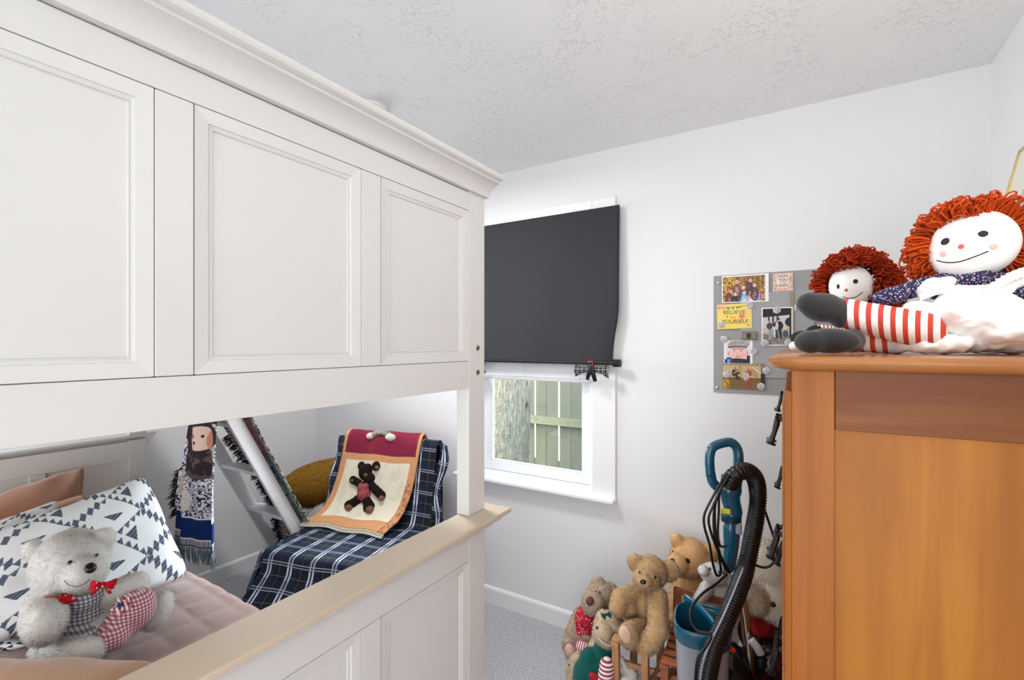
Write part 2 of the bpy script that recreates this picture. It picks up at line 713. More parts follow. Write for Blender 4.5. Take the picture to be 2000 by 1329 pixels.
# window
VINYL = mat('window_vinyl', (244, 246, 250), 0.3, spec=0.5)
win = thing('window_1', ((WX0 + WX1) / 2, YB, WZ0), None, None)
win['kind'] = 'structure'
b = MB()
b.box(-1.775, WX0, YB - 0.012, YB + 0.0, 0.71, 2.20)
b.box(WX1, -0.803, YB - 0.012, YB + 0.0, 0.71, 2.20)
b.box(WX0, WX1, YB - 0.012, YB + 0.0, 2.08, 2.20)
b.build('casing', TRIM, win, bevel=0.003)
b = MB()
b.box(-1.785, -0.80, YB - 0.055, YB + 0.10, 0.70, 0.724)
b.build('sill', VINYL, win, bevel=0.008, seg=3)
# outer frame + lower sash
def ringbox(b, x0, x1, z0, z1, w, y0, y1, wb=None):
    wb = wb or w
    b.box(x0, x0 + w, y0, y1, z0, z1)
    b.box(x1 - w, x1, y0, y1, z0, z1)
    b.box(x0 + w, x1 - w, y0, y1, z0, z0 + wb)
    b.box(x0 + w, x1 - w, y0, y1, z1 - w, z1)
    return b


ringbox(MB(), WX0, WX1, 0.724, 2.10, 0.022, YB + 0.012, YB + 0.11).build('frame', VINYL, win, bevel=0.002)
ringbox(MB(), WX0 + .024, WX1 - .024, 0.748, 1.42, 0.05, YB + 0.045, YB + 0.075).build('lower_sash', VINYL, win, bevel=0.004)
ringbox(MB(), WX0 + .074, WX1 - .074, 0.798, 1.37, 0.010, YB + 0.052, YB + 0.070).build('glazing_bead', VINYL, win, bevel=0.003)
ringbox(MB(), WX0 + .024, WX1 - .024, 1.40, 2.08, 0.05, YB + 0.078, YB + 0.105).build('upper_sash', VINYL, win, bevel=0.004)
GLASS = mat('window_glass', (245, 250, 248), 0.0)
_nt = GLASS.node_tree
_tr = _nt.nodes.new('ShaderNodeBsdfTransparent'); _tr.inputs[0].default_value = (.94, .96, .95, 1)
_gl = _nt.nodes.new('ShaderNodeBsdfGlossy'); _gl.inputs['Roughness'].default_value = 0.02
_mx = _nt.nodes.new('ShaderNodeMixShader'); _mx.inputs[0].default_value = .05
_nt.links.new(_tr.outputs[0], _mx.inputs[1]); _nt.links.new(_gl.outputs[0], _mx.inputs[2])
_nt.links.new(_mx.outputs[0], _nt.nodes['Material Output'].inputs[0])
MB().box(WX0 + .08, WX1 - .08, YB + 0.060, YB + 0.063, 0.805, 1.365).build('lower_pane', GLASS, win)
MB().box(WX0 + .07, WX1 - .07, YB + 0.090, YB + 0.093, 1.44, 2.04).build('upper_pane', GLASS, win)

for nm, (ya, yb, za, zb) in (('added_window_2', (-1.05, .85, .95, 2.05)), ('added_window_3', (1.25, 2.05, 1.22, 2.02))):  # unseen windows added to frame the left-wall fill lights
    w2 = thing(nm, (XL, (ya + yb) / 2, za), None, None)
    w2['kind'] = 'structure'
    q = MB()
    for (a, c, e, f) in ((ya - .07, ya, za - .07, zb + .07), (yb, yb + .07, za - .07, zb + .07), (ya, yb, za - .07, za), (ya, yb, zb, zb + .07)):
        q.box(XL, XL + .018, a, c, e, f)
    q.build('casing', TRIM, w2, bevel=.003)
    MB().box(XL, XL + .003, ya, yb, za, zb).build('pane', mat('bright_pane', (235, 240, 245), .2), w2)

# raised mini blind
SLAT = mat('blind_slats', (232, 233, 236), 0.4)
bl = thing('mini_blind', ((WX0 + WX1) / 2, YB, 1.28), 'white slatted blind pulled up and stacked just below the black shade', 'blind')
b = MB()
for k in range(11):
    z = 1.300 + k * 0.0075
    b.box(WX0 + .004, WX1 - .004, YB - 0.002 + (k % 2) * .002, YB + 0.026, z, z + 0.0068)
b.build('slats', SLAT, bl)
MB().box(WX0 + .002, WX1 - .002, YB - 0.004, YB + 0.028, 1.278, 1.298).build('bottom_rail', mat('blind_rail', (205, 205, 208), 0.4), bl, bevel=.003)
b = MB()
for x in (-1.62, -1.33, -1.00):
    b.tube([(x, YB - 0.006, 1.28), (x, YB - 0.006, 2.05)], 0.001, 6)
b.build('lift_cord', SLAT, bl)
MB().box(WX0 + .002, WX1 - .002, YB - 0.004, YB + 0.03, 2.05, 2.08).build('head_rail', SLAT, bl, bevel=.002)

# black shade hung in front of the casing
SH = mat('shade_black_cloth', (54, 54, 58), 0.8, spec=0.2, sheen=0.1, bump=(500, .2, .001))
sh = thing('roller_shade', (-1.2, YB - 0.04, 1.37), 'charcoal black fabric shade hanging over the upper half of the window', 'shade')
def shf(u, v):
    x = -1.74 + u * (1.74 - 0.776)
    z = 2.15 - v * (2.15 - 1.375)
    y = YB - 0.028 - 0.022 * v
    e = max(0, (u - 0.93) / 0.07)
    w = max(0, (v - 0.62) / 0.38)
    x -= 0.032 * e * math.sin(w * pi * 0.55) ** 2 * 1.0
    y += 0.012 * e * w + 0.002 * sin(u * 17 + v * 3) * v
    return (x, y, z)
MB().grid(shf, 60, 50).build('cloth', SH, sh, smooth=True, solid=0.003)
MB().tube([(-1.75, YB - .052, 1.385), (-0.763, YB - .052, 1.385)], 0.007, 14).build('bottom_roll', mat('shade_rod', (34, 34, 38), .5), sh, smooth=True, autosmooth=50)
b = MB()
for k in range(8):
    x = -0.80 + k * 0.0048
    b.tube([(x, YB - .052, 1.385), (x + .003, YB - .052, 1.385)], 0.017 + 0.002 * (k % 2), 12)
b.build('gathered_end', mat('shade_rod', (34, 34, 38), .5), sh, smooth=True, autosmooth=50)
BW = plaid('black_white_tie', (28, 28, 31), [(.25, .12, (190, 190, 190), .8), (.6, .08, (150, 150, 150), .7)],
           [(.25, .12, (190, 190, 190), .8), (.7, .08, (150, 150, 150), .7)], (.022, .022), coords='Object', axes=('X', 'Z'))
for (x0, side) in ((-0.905, 1), (-1.625, -1)):
    c = Vector((x0, YB - .066, 1.365))
    bb = MB()
    for sgn in (-1, 1):
        def loop(u, v, sgn=sgn):
            a = u * pi
            r = 0.078 * sin(a) + 0.004
            return (c.x + sgn * r * 1.05, c.y - 0.012 * sin(v * pi) - .004 * sin(a * 7 + v * 5), c.z - 0.012 + (v - .5) * (0.012 + .042 * sin(a)) - .01 * sin(a) + 0.004 * sin(9 * v + a * 3))
        bb.grid(loop, 14, 8)
    bow = bb.build('plaid_bow', BW, sh, smooth=True, solid=.004)
    BLK = mat('black_leather', (24, 24, 26), .4)
    bb = MB()
    bb.tube([(c.x + .004, c.y - .016, c.z + .03), (c.x - .002, c.y - .02, c.z - .02), (c.x - .018, c.y - .012, c.z - .062)], [(.011, .004), (.012, .004), (.009, .003)], 10, flat=(1, 0, 0))
    bb.tube([(c.x + .006, c.y - .016, c.z + .02), (c.x + .014, c.y - .016, c.z - .03), (c.x + .024, c.y - .012, c.z - .07)], [(.010, .004), (.012, .004), (.010, .003)], 10, flat=(1, 0, 0))
    bb.build('strap', BLK, sh, smooth=True)
    bb = MB()
    bb.box(c.x - .010, c.x + .016, c.y - .026, c.y - .016, c.z + .022, c.z + .030)
    bb.box(c.x + .012, c.x + .017, c.y - .026, c.y - .016, c.z + .008, c.z + .030)
    bb.build('red_clip', mat('red_enamel', (176, 52, 48), .4), sh, bevel=.001)

# outdoors
GR = mat('yard_ground', (112, 118, 92), .95, noise=(9, .6, (74, 84, 58)), bump=(30, .6, .03))
g = struct('ground', MB().box(-12, 6, YB + 0.3, 13, -0.75, -0.7), GR)
FENCE = mat('weathered_green_fence', (138, 144, 134), .85, spec=.15, noise=((9, 9, 1.2), .7, (112, 120, 110)), bump=(40, .3, .004))
fe = thing('wooden_fence', (-2.5, 5.2, -0.7), 'weathered greenish board fence outside the window', 'fence')
xf = -4.9
random.seed(11)
k = 0
while xf < -0.3:
    w = 0.152 + random.uniform(-.004, .004)
    gap = 0.004 if k % 2 == 0 else 0.028
    MB().box(xf, xf + w, 5.2, 5.22, -0.7, 1.50 + random.uniform(-.01, .01)).build('fence_board', FENCE, fe, bevel=.003)
    xf += w + gap
    k += 1
for z in (-.35, .50, 1.30):
    MB().box(-4.95, -0.25, 5.12, 5.198, z, z + .09).build('fence_rail', mat('fence_rail_wood', (160, 166, 144), .85, noise=((2, 9, 9), .7, (134, 142, 118))), fe, bevel=.004)
sd_ = thing('white_backdrop', (-2.6, 8.0, -.7), 'white backdrop added behind the board fence to brighten its gaps', 'wall')  # plain white sheet added so the fence gaps look bright
MB().box(-9, 2, 8.0, 8.15, -.7, 1.15).build('backdrop_face', mat('backdrop_white', (245, 245, 243), .9), sd_)
MB().box(-9, 2, 7.97, 8.18, 1.15, 1.2).build('backdrop_edge', mat('backdrop_white', (245, 245, 243), .9), sd_, bevel=.01)
# tree trunk
BARK = mat('ash_bark', (208, 202, 184), .95, spec=.1, noise=((40, 40, 10), .5, (150, 143, 124)), bump=(50, .8, .02, 5))
def bark(u, v):
    a = u * 2 * pi
    z = -0.75 + v * 4.2
    r = 0.235 + 0.02 * sin(a * 3 + z) - .006 * z
    ph = a * 24 + 3.0 * vnoise(np.array(a * 3.0), np.array(z * 5.0), 3) + z * 3
    r += 0.009 * abs(sin(ph)) * (0.5 + float(vnoise(np.array(a * 9.0), np.array(z * 14.0), 5))) 
    r += 0.012 * float(vnoise(np.array(a * 14.0), np.array(z * 22.0), 9))
    return (-2.70 + .04 * z + r * cos(a), 4.15 + r * sin(a), z)
tr = MB().grid(bark, 150, 260).build('tree_trunk', BARK, smooth=True)
tag(tr, 'thick grey tree trunk with furrowed bark outside the window', 'tree')
# ------------------------------------------------------------------ bunk bed
BX = -0.75
bed = thing('bunk_bed', (-1.8, 0.32, 0), 'white painted panelled bunk bed with crown moulding, filling the left half', 'bed')
STILES = [(-0.058, -0.009), (0.293, 0.342), (0.644, 0.695)]
Y0, Y1 = -0.433, 1.066
PW = 0.073
ins = [Y0 + PW] + [e for s in STILES for e in s] + [Y1 - PW]
PANELS = [(ins[i], ins[i + 1]) for i in range(0, len(ins), 2)]


def board(xf, sgn, zb, zt, pt, pb, post0, post1, part, top=None):
    """one framed board; xf: x of outer face, sgn: outward direction, rails pt/pb: panel top and bottom"""
    th = 0.04
    def bx(b, o, i, y0, y1, z0, z1):     # o,i: inset from outer face
        xa, xb = xf - sgn * o, xf - sgn * i
        return b.box(min(xa, xb), max(xa, xb), y0, y1, z0, z1)
    for (a, c) in ((Y0, Y0 + PW), (Y1 - PW, Y1)):
        bx(MB(), 0, th, a + .0006, c - .0006, post0, post1).build('post', WPAINT, bed, bevel=.0025)
    bx(MB(), 0.0004, th - .004, Y0 + PW + .0006, Y1 - PW - .0006, pt + .0006, zt).build('top_rail', WPAINT, bed, bevel=.001)
    bx(MB(), 0.0004, th - .004, Y0 + PW + .0006, Y1 - PW - .0006, zb, pb - .0006).build('bottom_rail', WPAINT, bed, bevel=.001)
    for (a, c) in STILES:
        bx(MB(), 0.0004, th - .004, a + .0006, c - .0006, pb + .0006, pt - .0006).build('stile', WPAINT, bed, bevel=.001)
    # brown glaze rubbed into the joints, a thin backing behind the gaps
    g = MB()
    w = .0035
    for (a, c) in PANELS:
        bx(g, .003, .0055, a - w, a + w, pb - w, pt + w); bx(g, .003, .0055, c - w, c + w, pb - w, pt + w)
        bx(g, .003, .0055, a + w, c - w, pb - w, pb + w); bx(g, .003, .0055, a + w, c - w, pt - w, pt + w)
    for (a, c) in STILES:
        bx(g, .003, .0055, a - w, c + w, pb - w, pb + w); bx(g, .003, .0055, a - w, c + w, pt - w, pt + w)
    for yy in (Y0 + PW, Y1 - PW):
        bx(g, .003, .0055, yy - w, yy + w, zb + .002, zt - .002)
    g.build('joint_glaze', GLAZE, bed)
    for (a, c) in PANELS:
        # mitred moulding, four pieces with the profile facing out
        prof = [(0.0, .001), (0.0195, .0035), (0.0200, .0060), (0.0235, .0072), (.0262, .0062), (.0275, .0105), (.0275, .014), (0, .014)]
        b = MB()
        q = 0.0007
        for side in range(4):
            ring = []
            for (w, dep) in prof:
                x = xf - sgn * dep
                if side == 0: p, r = (x, a + w + q, pb + w + .0), (x, c - w - q, pb + w)
                elif side == 1: p, r = (x, a + w + q, pt - w), (x, c - w - q, pt - w)
                elif side == 2: p, r = (x, a + w, pb + w + q), (x, a + w, pt - w - q)
                else: p, r = (x, c - w, pb + w + q), (x, c - w, pt - w - q)
                if side < 2:
                    zz = .0008 if side == 0 else -.0008
                    p = (p[0], p[1], p[2] + zz); r = (r[0], r[1], r[2] + zz)
                else:
                    yy = .0008 if side == 2 else -.0008
                    p = (p[0], p[1] + yy, p[2]); r = (r[0], r[1] + yy, r[2])
                ring.append((p, r))
            n = len(ring)
            vs = [z[0] for z in ring] + [z[1] for z in ring]
            b.add(vs, [(i, (i + 1) % n, n + (i + 1) % n, n + i) for i in range(n)] + [tuple(range(n)), tuple(range(n, 2 * n))])
        b.build('panel_moulding', WPAINT, bed, smooth=True, autosmooth=25)
        bx(MB(), .0095, .017, a + .02, c - .02, pb + .02, pt - .02).build('panel', WPAINT, bed)
        # inner side frame of the panel
        bx(MB(), .018, .024, a - .01, c + .01, pb - .01, pt + .01).build('panel_back', WPAINT, bed)


# upper boards (near and far) then lower boards
XFAR = -2.86
for xf, sgn in ((BX, 1), (XFAR, -1)):
    board(xf, sgn, 1.362, 1.872, 1.824, 1.433, 1.029, 1.885, 'upper')
    board(xf, sgn, 0.35, 1.0, 0.913, 0.45, 0.0, 1.005, 'lower')
    # crown: cove, fillet and bead
    cr_p = [(-0.042, 1.874), (0.012, 1.874), (0.014, 1.880), (0.0165, 1.888), (0.0225, 1.896), (0.031, 1.902), (0.041, 1.9055), (0.046, 1.906), (0.046, 1.9115),
            (.053, 1.912), (0.0585, 1.9145), (0.061, 1.919), (0.0605, 1.924), (0.057, 1.928), (0.052, 1.9295), (-0.042, 1.9295)]
    MB().prism(cr_p, (xf, Y0 - .004, 0), (xf, Y1 + .004, 0), (sgn, 0, 0), (0, 0, 1)).build('crown_moulding', WPAINT, bed, smooth=True, autosmooth=28)
    # cap of the lower board and the ogee under it
    ov = 0.045
    b = MB()
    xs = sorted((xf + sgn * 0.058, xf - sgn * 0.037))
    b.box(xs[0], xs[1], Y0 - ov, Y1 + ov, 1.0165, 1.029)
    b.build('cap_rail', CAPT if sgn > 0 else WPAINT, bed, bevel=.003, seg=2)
    og = [(-0.0, .975), (.003, .975), (.006, .981), (.012, .987), (.022, .992), (.030, .995), (.036, 1.000), (.040, 1.006), (.042, 1.0164), (0, 1.0164)]
    bo = MB().prism(og, (xf, Y0 - .03, 0), (xf, Y1 + .03, 0), (sgn, 0, 0), (0, 0, 1))
    for yy, s2 in ((Y0, -1), (Y1, 1)):
        bo.prism([(q[0] * .75, q[1]) for q in og], (xf - sgn * .036, yy, 0), (xf + sgn * .0, yy, 0), (0, s2, 0), (0, 0, 1))
    bo.build('cap_moulding', WPAINT, bed, smooth=True, autosmooth=28)
# bolts on the near upper post
BR = mat('antique_brass', (150, 138, 112), .35, metal=.9)
for z in (1.467, 1.402):
    y = 1.033
    bb = MB().lathe([(0.0, 0), (.0072, 0), (.0072, .0012), (.0058, .0022), (.0040, .0016), (0.0, .0016)], (BX, y, z), (1, 0, 0), 20)
    bo = bb.build('bolt', BR, bed, smooth=True, autosmooth=30)
    MB().lathe([(0, 0), (.0026, 0), (.0026, .0004), (0, .0004)], (BX + .0017, y, z), (1, 0, 0), 6).build('bolt_socket', mat('dark_hole', (40, 36, 30), .8), bo)
# side rails, slats
for (ya, yb) in ((Y1 - .05, Y1 - .025), (Y0 + .025, Y0 + .05)):
    MB().box(XFAR + .04, BX - .04, ya, yb, 1.372, 1.53).build('upper_side_rail', WPAINT, bed, bevel=.003)
    MB().box(XFAR + .04, BX - .04, ya, yb, .22, .40).build('lower_side_rail', WPAINT, bed, bevel=.003)
for k in range(12):
    x = XFAR + .14 + k * .17
    MB().box(x, x + .08, Y0 + .05, Y1 - .05, 1.40, 1.418).build('slat', mat('slat_pine', (214, 190, 150), .6), bed)
# upper mattress
um = MB().box(XFAR + .06, BX - .06, Y0 + .06, Y1 - .06, 1.419, 1.60).build('mattress', mat('mattress_ticking', (132, 134, 140), .8), bevel=.04, seg=4)
tag(um, 'grey mattress on the upper bunk hidden behind the panelled headboard', 'mattress')

# lower mattress with its quilt
MB_ = MB().box(XFAR + .06, BX - .06, Y0 + .06, Y1 - .15, .28, .575).build('mattress', MATS['mattress_ticking'], bevel=.03, seg=3)
tag(MB_, 'deep mattress on the lower bunk under the mauve quilt', 'mattress')


def quilt_paint():
    m = mat('mauve_quilt_velvet', (168, 144, 138), .8, spec=.15, sheen=.45, noise=(2.2, .6, (152, 126, 120)), bump=(26, .25, .01, 3))
    return m


def qf(u, v):
    # u along x, v across: side drop, top, side drop
    W = (Y1 - .135) - (Y0 + .05)
    s = v * (W + .5) - .25
    x = XFAR + .055 + u * (BX - .05 - XFAR - .055)
    ya = Y0 + .05
    px, py = x / .105, s / .105
    puff = (abs(sin(px * pi)) ** .35) * (abs(sin(py * pi)) ** .35) * .008
    wr = .004 * sin(x * 9 + s * 5) + .005 * float(vnoise(np.array(x * 7.), np.array(s * 7.), 2))
    R = .035
    if s < R:
        k = min(1, (R - s) / (R + .25))
        a = min(1, (R - s) / (R * pi / 2)) * pi / 2
        y = ya + R - R * sin(a); z = .583 - R + R * cos(a)
        rest = (R - s) - R * pi / 2
        if rest > 0: z = .583 - R - rest; y = ya + .004 * sin(x * 14)
        return (x, y - puff * sin(a), z + (puff + wr) * cos(a))
    if s > W - R:
        e = s - (W - R)
        a = min(1, e / (R * pi / 2)) * pi / 2
        y = ya + W - R + R * sin(a); z = .583 - R + R * cos(a)
        rest = e - R * pi / 2
        if rest > 0: z = .583 - R - rest; y = ya + W + .006 * sin(x * 14) * min(1, rest * 8)
        return (x, y + puff * sin(a), z + (puff + wr) * cos(a))
    return (x, ya + s, .583 + puff + wr)


q = MB().grid(qf, 230, 200).build('quilt', quilt_paint(), smooth=True, solid=.006, solid_off=-1)
tag(q, 'mauve quilted coverlet spread over the lower bunk mattress', 'quilt')

# ------------------------------------------------------------------ ladder
LAD = mat('ladder_paint', (238, 239, 241), .45)
ld = thing('bunk_ladder', (-2.52, 1.9, 0), 'white slanted bunk ladder leaning on the far side of the bed', 'ladder')
Zt = 1.56
def lady(z): return 1.229 + (1.091 - z) * (1.564 - 1.229) / (1.091 - .446)
dv = Vector((0, lady(0) - lady(1), -1.0)).normalized()      # down the ladder
nv = Vector((0, -dv.z, dv.y))                                # perpendicular, away from the bed
if nv.y < 0: nv = -nv
for x in (-2.375, -2.745):
    a = Vector((x, lady(0), 0)); t = Vector((x, lady(1.40), 1.40))
    w = nv * .066
    xx = Vector((.0125, 0, 0))
    b = MB()
    a2 = Vector((x, lady(0) + .066 / (-dv.z), 0)); t2 = t + w
    b.add([a - xx, a + xx, a2 + xx, a2 - xx, t - xx, t + xx, t2 + xx, t2 - xx],
          [(0, 1, 2, 3), (4, 7, 6, 5), (0, 4, 5, 1), (1, 5, 6, 2), (2, 6, 7, 3), (3, 7, 4, 0)])
    b.build('stringer', LAD, ld, bevel=.003)
for z in (.27, .54, .81, 1.08, 1.33):
    y = lady(z)
    MB().box(-2.73, -2.388, y + .004, y + .085, z - .009, z + .009).build('tread', LAD, ld, bevel=.002)

# ------------------------------------------------------------------ slipper chair under its blanket
CR_ = Vector((.966, .259, 0)); CDp = Vector((-.259, .966, 0))
FL = Vector((-2.215, 1.335, 0))
SW, SD, SZ = .60, .50, .455
ch = thing('slipper_chair', (-2.0, 1.75, 0), 'low armless chair hidden beneath a navy plaid blanket by the back wall', 'chair')
CHM = mat('chair_fabric', (70, 66, 64), .9)
cc = FL + CR_ * SW / 2 + CDp * SD / 2
MB().obox(cc + Vector((0, 0, .30)), CR_ * (SW / 2 - .015), CDp * (SD / 2 - .01), (0, 0, .14)).build('seat', CHM, ch, bevel=.03, seg=3)
bk = FL + CR_ * SW / 2 + CDp * (SD + .087)
upb = (Vector((0, 0, 1)) + CDp * .17).normalized()
MB().obox(bk + Vector((0, 0, .60)), CR_ * (SW / 2 - .02), CDp * .03, upb * .285).build('backrest', CHM, ch, bevel=.03, seg=3)
for i in (.06, .94):
    for j in (.08, .95):
        p = FL + CR_ * SW * i + CDp * SD * j
        MB().tube([(p.x, p.y, 0), (p.x, p.y, .17)], [.014, .02], 12).build('leg', mat('chair_leg_wood', (80, 50, 34), .5), ch, smooth=True)

PL_W = (214, 220, 230)
PL_N = (30, 40, 62)
PLAID = plaid('navy_plaid', (20, 21, 28),
              [(.5, .52, (24, 36, 62), .7), (.33, .075, PL_W, 1), (.48, .075, PL_W, 1), (.405, .06, (24, 44, 80), .8), (.93, .018, (140, 146, 160), .5)],
              [(.5, .50, (22, 34, 60), .5), (.30, .035, (190, 198, 212), .7), (.40, .035, (190, 198, 212), .7), (.88, .018, (150, 156, 168), .5)],
              (.118, .118), sheen=.5, sheen_tint=(80, 140, 200), rough=.55)  # blue sheen tint stands in for cool window light on the cloth
bl = thing('plaid_blanket', (-2.0, 1.6, 0), 'navy and white plaid blanket covering the slipper chair down to the floor', 'blanket')
prof = []
# (d, z) along the blanket: from the floor in front, over the seat, up the back, over the top and down behind
key = [(-.30, .02), (-.16, .16), (-.055, .34), (-.02, .455), (.0, .473), (.05, .478), (.25, .474), (.44, .470), (.485, .485), (.515, .56), (.54, .68), (.565, .80), (.585, .90), (.605, .925), (.64, .925), (.655, .90), (.66, .75), (.66, .45)]
kp = cr([Vector((d, z, 0)) for d, z in key], 7)
cum = [0]
for i in range(1, len(kp)): cum.append(cum[-1] + (kp[i] - kp[i - 1]).length)
TL_ = cum[-1]
def along(s):
    s *= TL_
    for i in range(1, len(kp)):
        if cum[i] >= s:
            t = (s - cum[i - 1]) / max(1e-9, cum[i] - cum[i - 1])
            return kp[i - 1].lerp(kp[i], t)
    return kp[-1]
def blf(u, v):
    p = along(v)
    d, z = p.x, p.y
    w = u * (SW + .02) - .01
    fl = max(0, (.40 - z)) if d < .02 else 0
    w += (u - .5) * fl * .55
    if d < .02: w -= (1 - u) * fl * .25
    fold = .010 * sin(w * 26 + 1) * min(1, fl * 4) + .003 * sin(w * 15 + d * 20)
    q = FL + CR_ * w + CDp * (d - fold)
    zz = z + .003 * sin(w * 19 + d * 9)
    return (q.x, q.y, max(.006, zz))
b = MB().grid(blf, 70, 150, lambda u, v: (u * (SW + .02), v * TL_))
b.build('top_cloth', PLAID, bl, smooth=True, solid=.004)
# left flap: down from the seat edge and the back edge
def flapL(u, v):      # u: along depth 0..1, v: down
    d = -.02 + u * .50
    drop = v * .47
    out = .012 + .10 * v * (1.15 - u) + .012 * sin(u * 16) * v
    q = FL + CR_ * (-.01 - out) + CDp * (d - .12 * v * (1 - u))
    return (q.x, q.y, max(.006, .474 - drop + .01 * (1 - v)))
MB().grid(flapL, 40, 30, lambda u, v: (-v * .47, .62 + u * .5)).build('side_drop', PLAID, bl, smooth=True, solid=.004)
def flapR(u, v):
    d = -.02 + u * .52
    q = FL + CR_ * (SW + .012 + .05 * v + .010 * sin(u * 15) * v) + CDp * (d - .08 * v * (1 - u))
    return (q.x, q.y, max(.006, .474 - v * .47 + .01 * (1 - v)))
MB().grid(flapR, 40, 30, lambda u, v: (SW + v * .47, .62 + u * .5)).build('side_drop', PLAID, bl, smooth=True, solid=.004)
def flapBR(u, v):     # over the right edge of the back
    z = .92 - v * (.46 + .0 * u)
    d = .60 - .13 * (1 - (z - .46) / .46) + .01
    q = FL + CR_ * (SW + .012 + .045 * u + .012 * sin(v * 9)) + CDp * (d + .02 * u + .01 * sin(v * 13 + u * 5))
    return (q.x, q.y, z - .02 * u)
MB().grid(flapBR, 10, 40, lambda u, v: (SW + u * .07, 1.0 + v * .46)).build('side_drop', PLAID, bl, smooth=True, solid=.004)
def flapBL(u, v):
    z = .92 - v * .46
    d = .60 - .13 * (1 - (z - .46) / .46) + .01
    q = FL + CR_ * (-.012 - .05 * u - .03 * u * v) + CDp * (d + .02 * u + .012 * sin(v * 13 + u * 5))
    return (q.x, q.y, z)
MB().grid(flapBL, 10, 40, lambda u, v: (-u * .07, 1.0 + v * .46)).build('side_drop', PLAID, bl, smooth=True, solid=.004)
# ------------------------------------------------------------------ pillows on the lower bunk
def geo(U, V, n=4.2, seed=0, ink=(74, 84, 104)):
    a = img(U, (238, 240, 243))
    r = radians(38)
    x = (U * cos(r) - V * sin(r)) * n + .3 + seed
    y = (U * sin(r) + V * cos(r)) * n + .1 + seed * .7
    fx, fy = x - np.floor(x), y - np.floor(y)
    par = (np.floor(x) + np.floor(y)) % 2
    m = np.zeros(len(U), bool)
    for (p, q, s) in ((fx, fy, 1), (fy, fx, -1)):
        t = p * 5 - np.floor(p * 5)
        m |= (q < .15 * (1 - t)) & (p > .04)
        m |= (q > 1 - .15 * t) & (p < .8) & (par == 0)
    m |= (par == 0) & (fx > .22) & (fy > .22) & (fx + fy < .78)
    m |= (par == 1) & (fx < .70) & (fx > .42) & (fy < .72) & (fx - fy < .02) & (fy > .42)
    stripe = ((U + V) * 230) % 1 < .28
    put(a, m, ink)
    put(a, m & stripe, (128, 136, 152))
    return a


def pillow(name, c, th, m, label, cat='pillow', group=None, paint=None, flange=0, n=90, seed=0, puff=.42, parent=None, wr=.006, uvs=(1, 1)):
    TL, TR, BL, BR = [Vector(q) for q in c]
    nrm = (TR - TL).cross(BL - TL).normalized()
    if nrm.dot(Vector((0, 0, CZ)) - TL) < 0: nrm = -nrm
    b = MB()
    def sh(sign):
        def f(u, v):
            s, t = 2 * u - 1, 2 * v - 1
            # sides pulled in between the corners
            uu = .5 + (s * (1 - .055 * (1 - t * t) ** 1.0 * abs(s) ** 3 - .06 * (s * t) ** 6)) / 2
            vv = .5 + (t * (1 - .055 * (1 - s * s) ** 1.0 * abs(t) ** 3 - .06 * (s * t) ** 6)) / 2
            p = TL * (1 - uu) * (1 - vv) + TR * uu * (1 - vv) + BL * (1 - uu) * vv + BR * uu * vv
            k = 1 - flange
            a_ = max(0, 1 - (abs(s) / k) ** 2.6) if k > 0 else 0
            b_ = max(0, 1 - (abs(t) / k) ** 2.6)
            h = (a_ * b_) ** puff * th / 2
            w = wr * (float(vnoise(np.array(u * 5. + seed), np.array(v * 5.), seed)) - .5) * 2 * (a_ * b_) ** .3
            w += wr * .5 * sin(u * 23 + v * 9 + seed) * (1 - (a_ * b_)) * (1 if a_ * b_ > 0 else 0)
            return p + nrm * sign * (h + w * (1 if sign > 0 else 0) + .0015)
        return f
    uvf = lambda u, v: (u * uvs[0], v * uvs[1])
    b.grid(sh(1), n, n, uvf)
    nb = 30
    b.grid(sh(-1), n, n, uvf)
    # rim
    w = n + 1
    o2 = w * w
    rim = [(i) for i in range(w)] + [j * w + n for j in range(1, w)] + [n * w + i for i in range(n - 1, -1, -1)] + [j * w for j in range(n - 1, 0, -1)]
    for i in range(len(rim)):
        a_, c_ = rim[i], rim[(i + 1) % len(rim)]
        b.f.append((a_, c_, c_ + o2, a_ + o2))
    o = b.build(name, m, parent, smooth=True, paint=paint)
    if label: tag(o, label, cat, group)
    return o


BROWN = mat('tan_velvet', (186, 140, 118), .75, spec=.15, sheen=.5, noise=(5, .6, (164, 118, 98)), bump=(30, .2, .008))
TAN = mat('camel_velvet', (206, 160, 124), .75, spec=.15, sheen=.5, noise=(5, .6, (188, 140, 104)), bump=(24, .25, .01))
pillow('pillow_sham', [at(-110, 1005, X=-2.72), at(168, 908, X=-2.74), (-2.55, .02, .62), at(172, 1035, X=-2.56)], .15, BROWN,
       'dusty brown flanged pillow sham leaning on the far headboard, rearmost', flange=.05, seed=2, wr=.012)
pillow('pillow', [at(-60, 1030, X=-2.52), at(167, 962, X=-2.60), (-2.38, .15, .63), at(185, 1060, X=-2.42)], .12, TAN,
       'camel pillow with only its piped corner showing above the patterned pillows', flange=.05, seed=3)
pillow('pillow', [at(-190, 1085, X=-2.35), at(116, 974, X=-2.50), (-2.1, -.1, .63), at(150, 1120, X=-2.22)], .15, PCLOTH,
       'triangle patterned white pillow at the left, behind the larger one', group=None, paint=lambda U, V: geo(U, V, 3.6, 2), seed=5, n=150)
pillow('pillow', [at(-40, 1052, X=-2.20), at(283, 928, X=-2.46), (-1.93, .30, .64), at(374, 1128, Z=.645)], .15, PCLOTH,
       'big white pillow with blue-grey triangle quilt print, behind the white teddy bear', paint=lambda U, V: geo(U, V, 3.4, .35), seed=7, n=260)
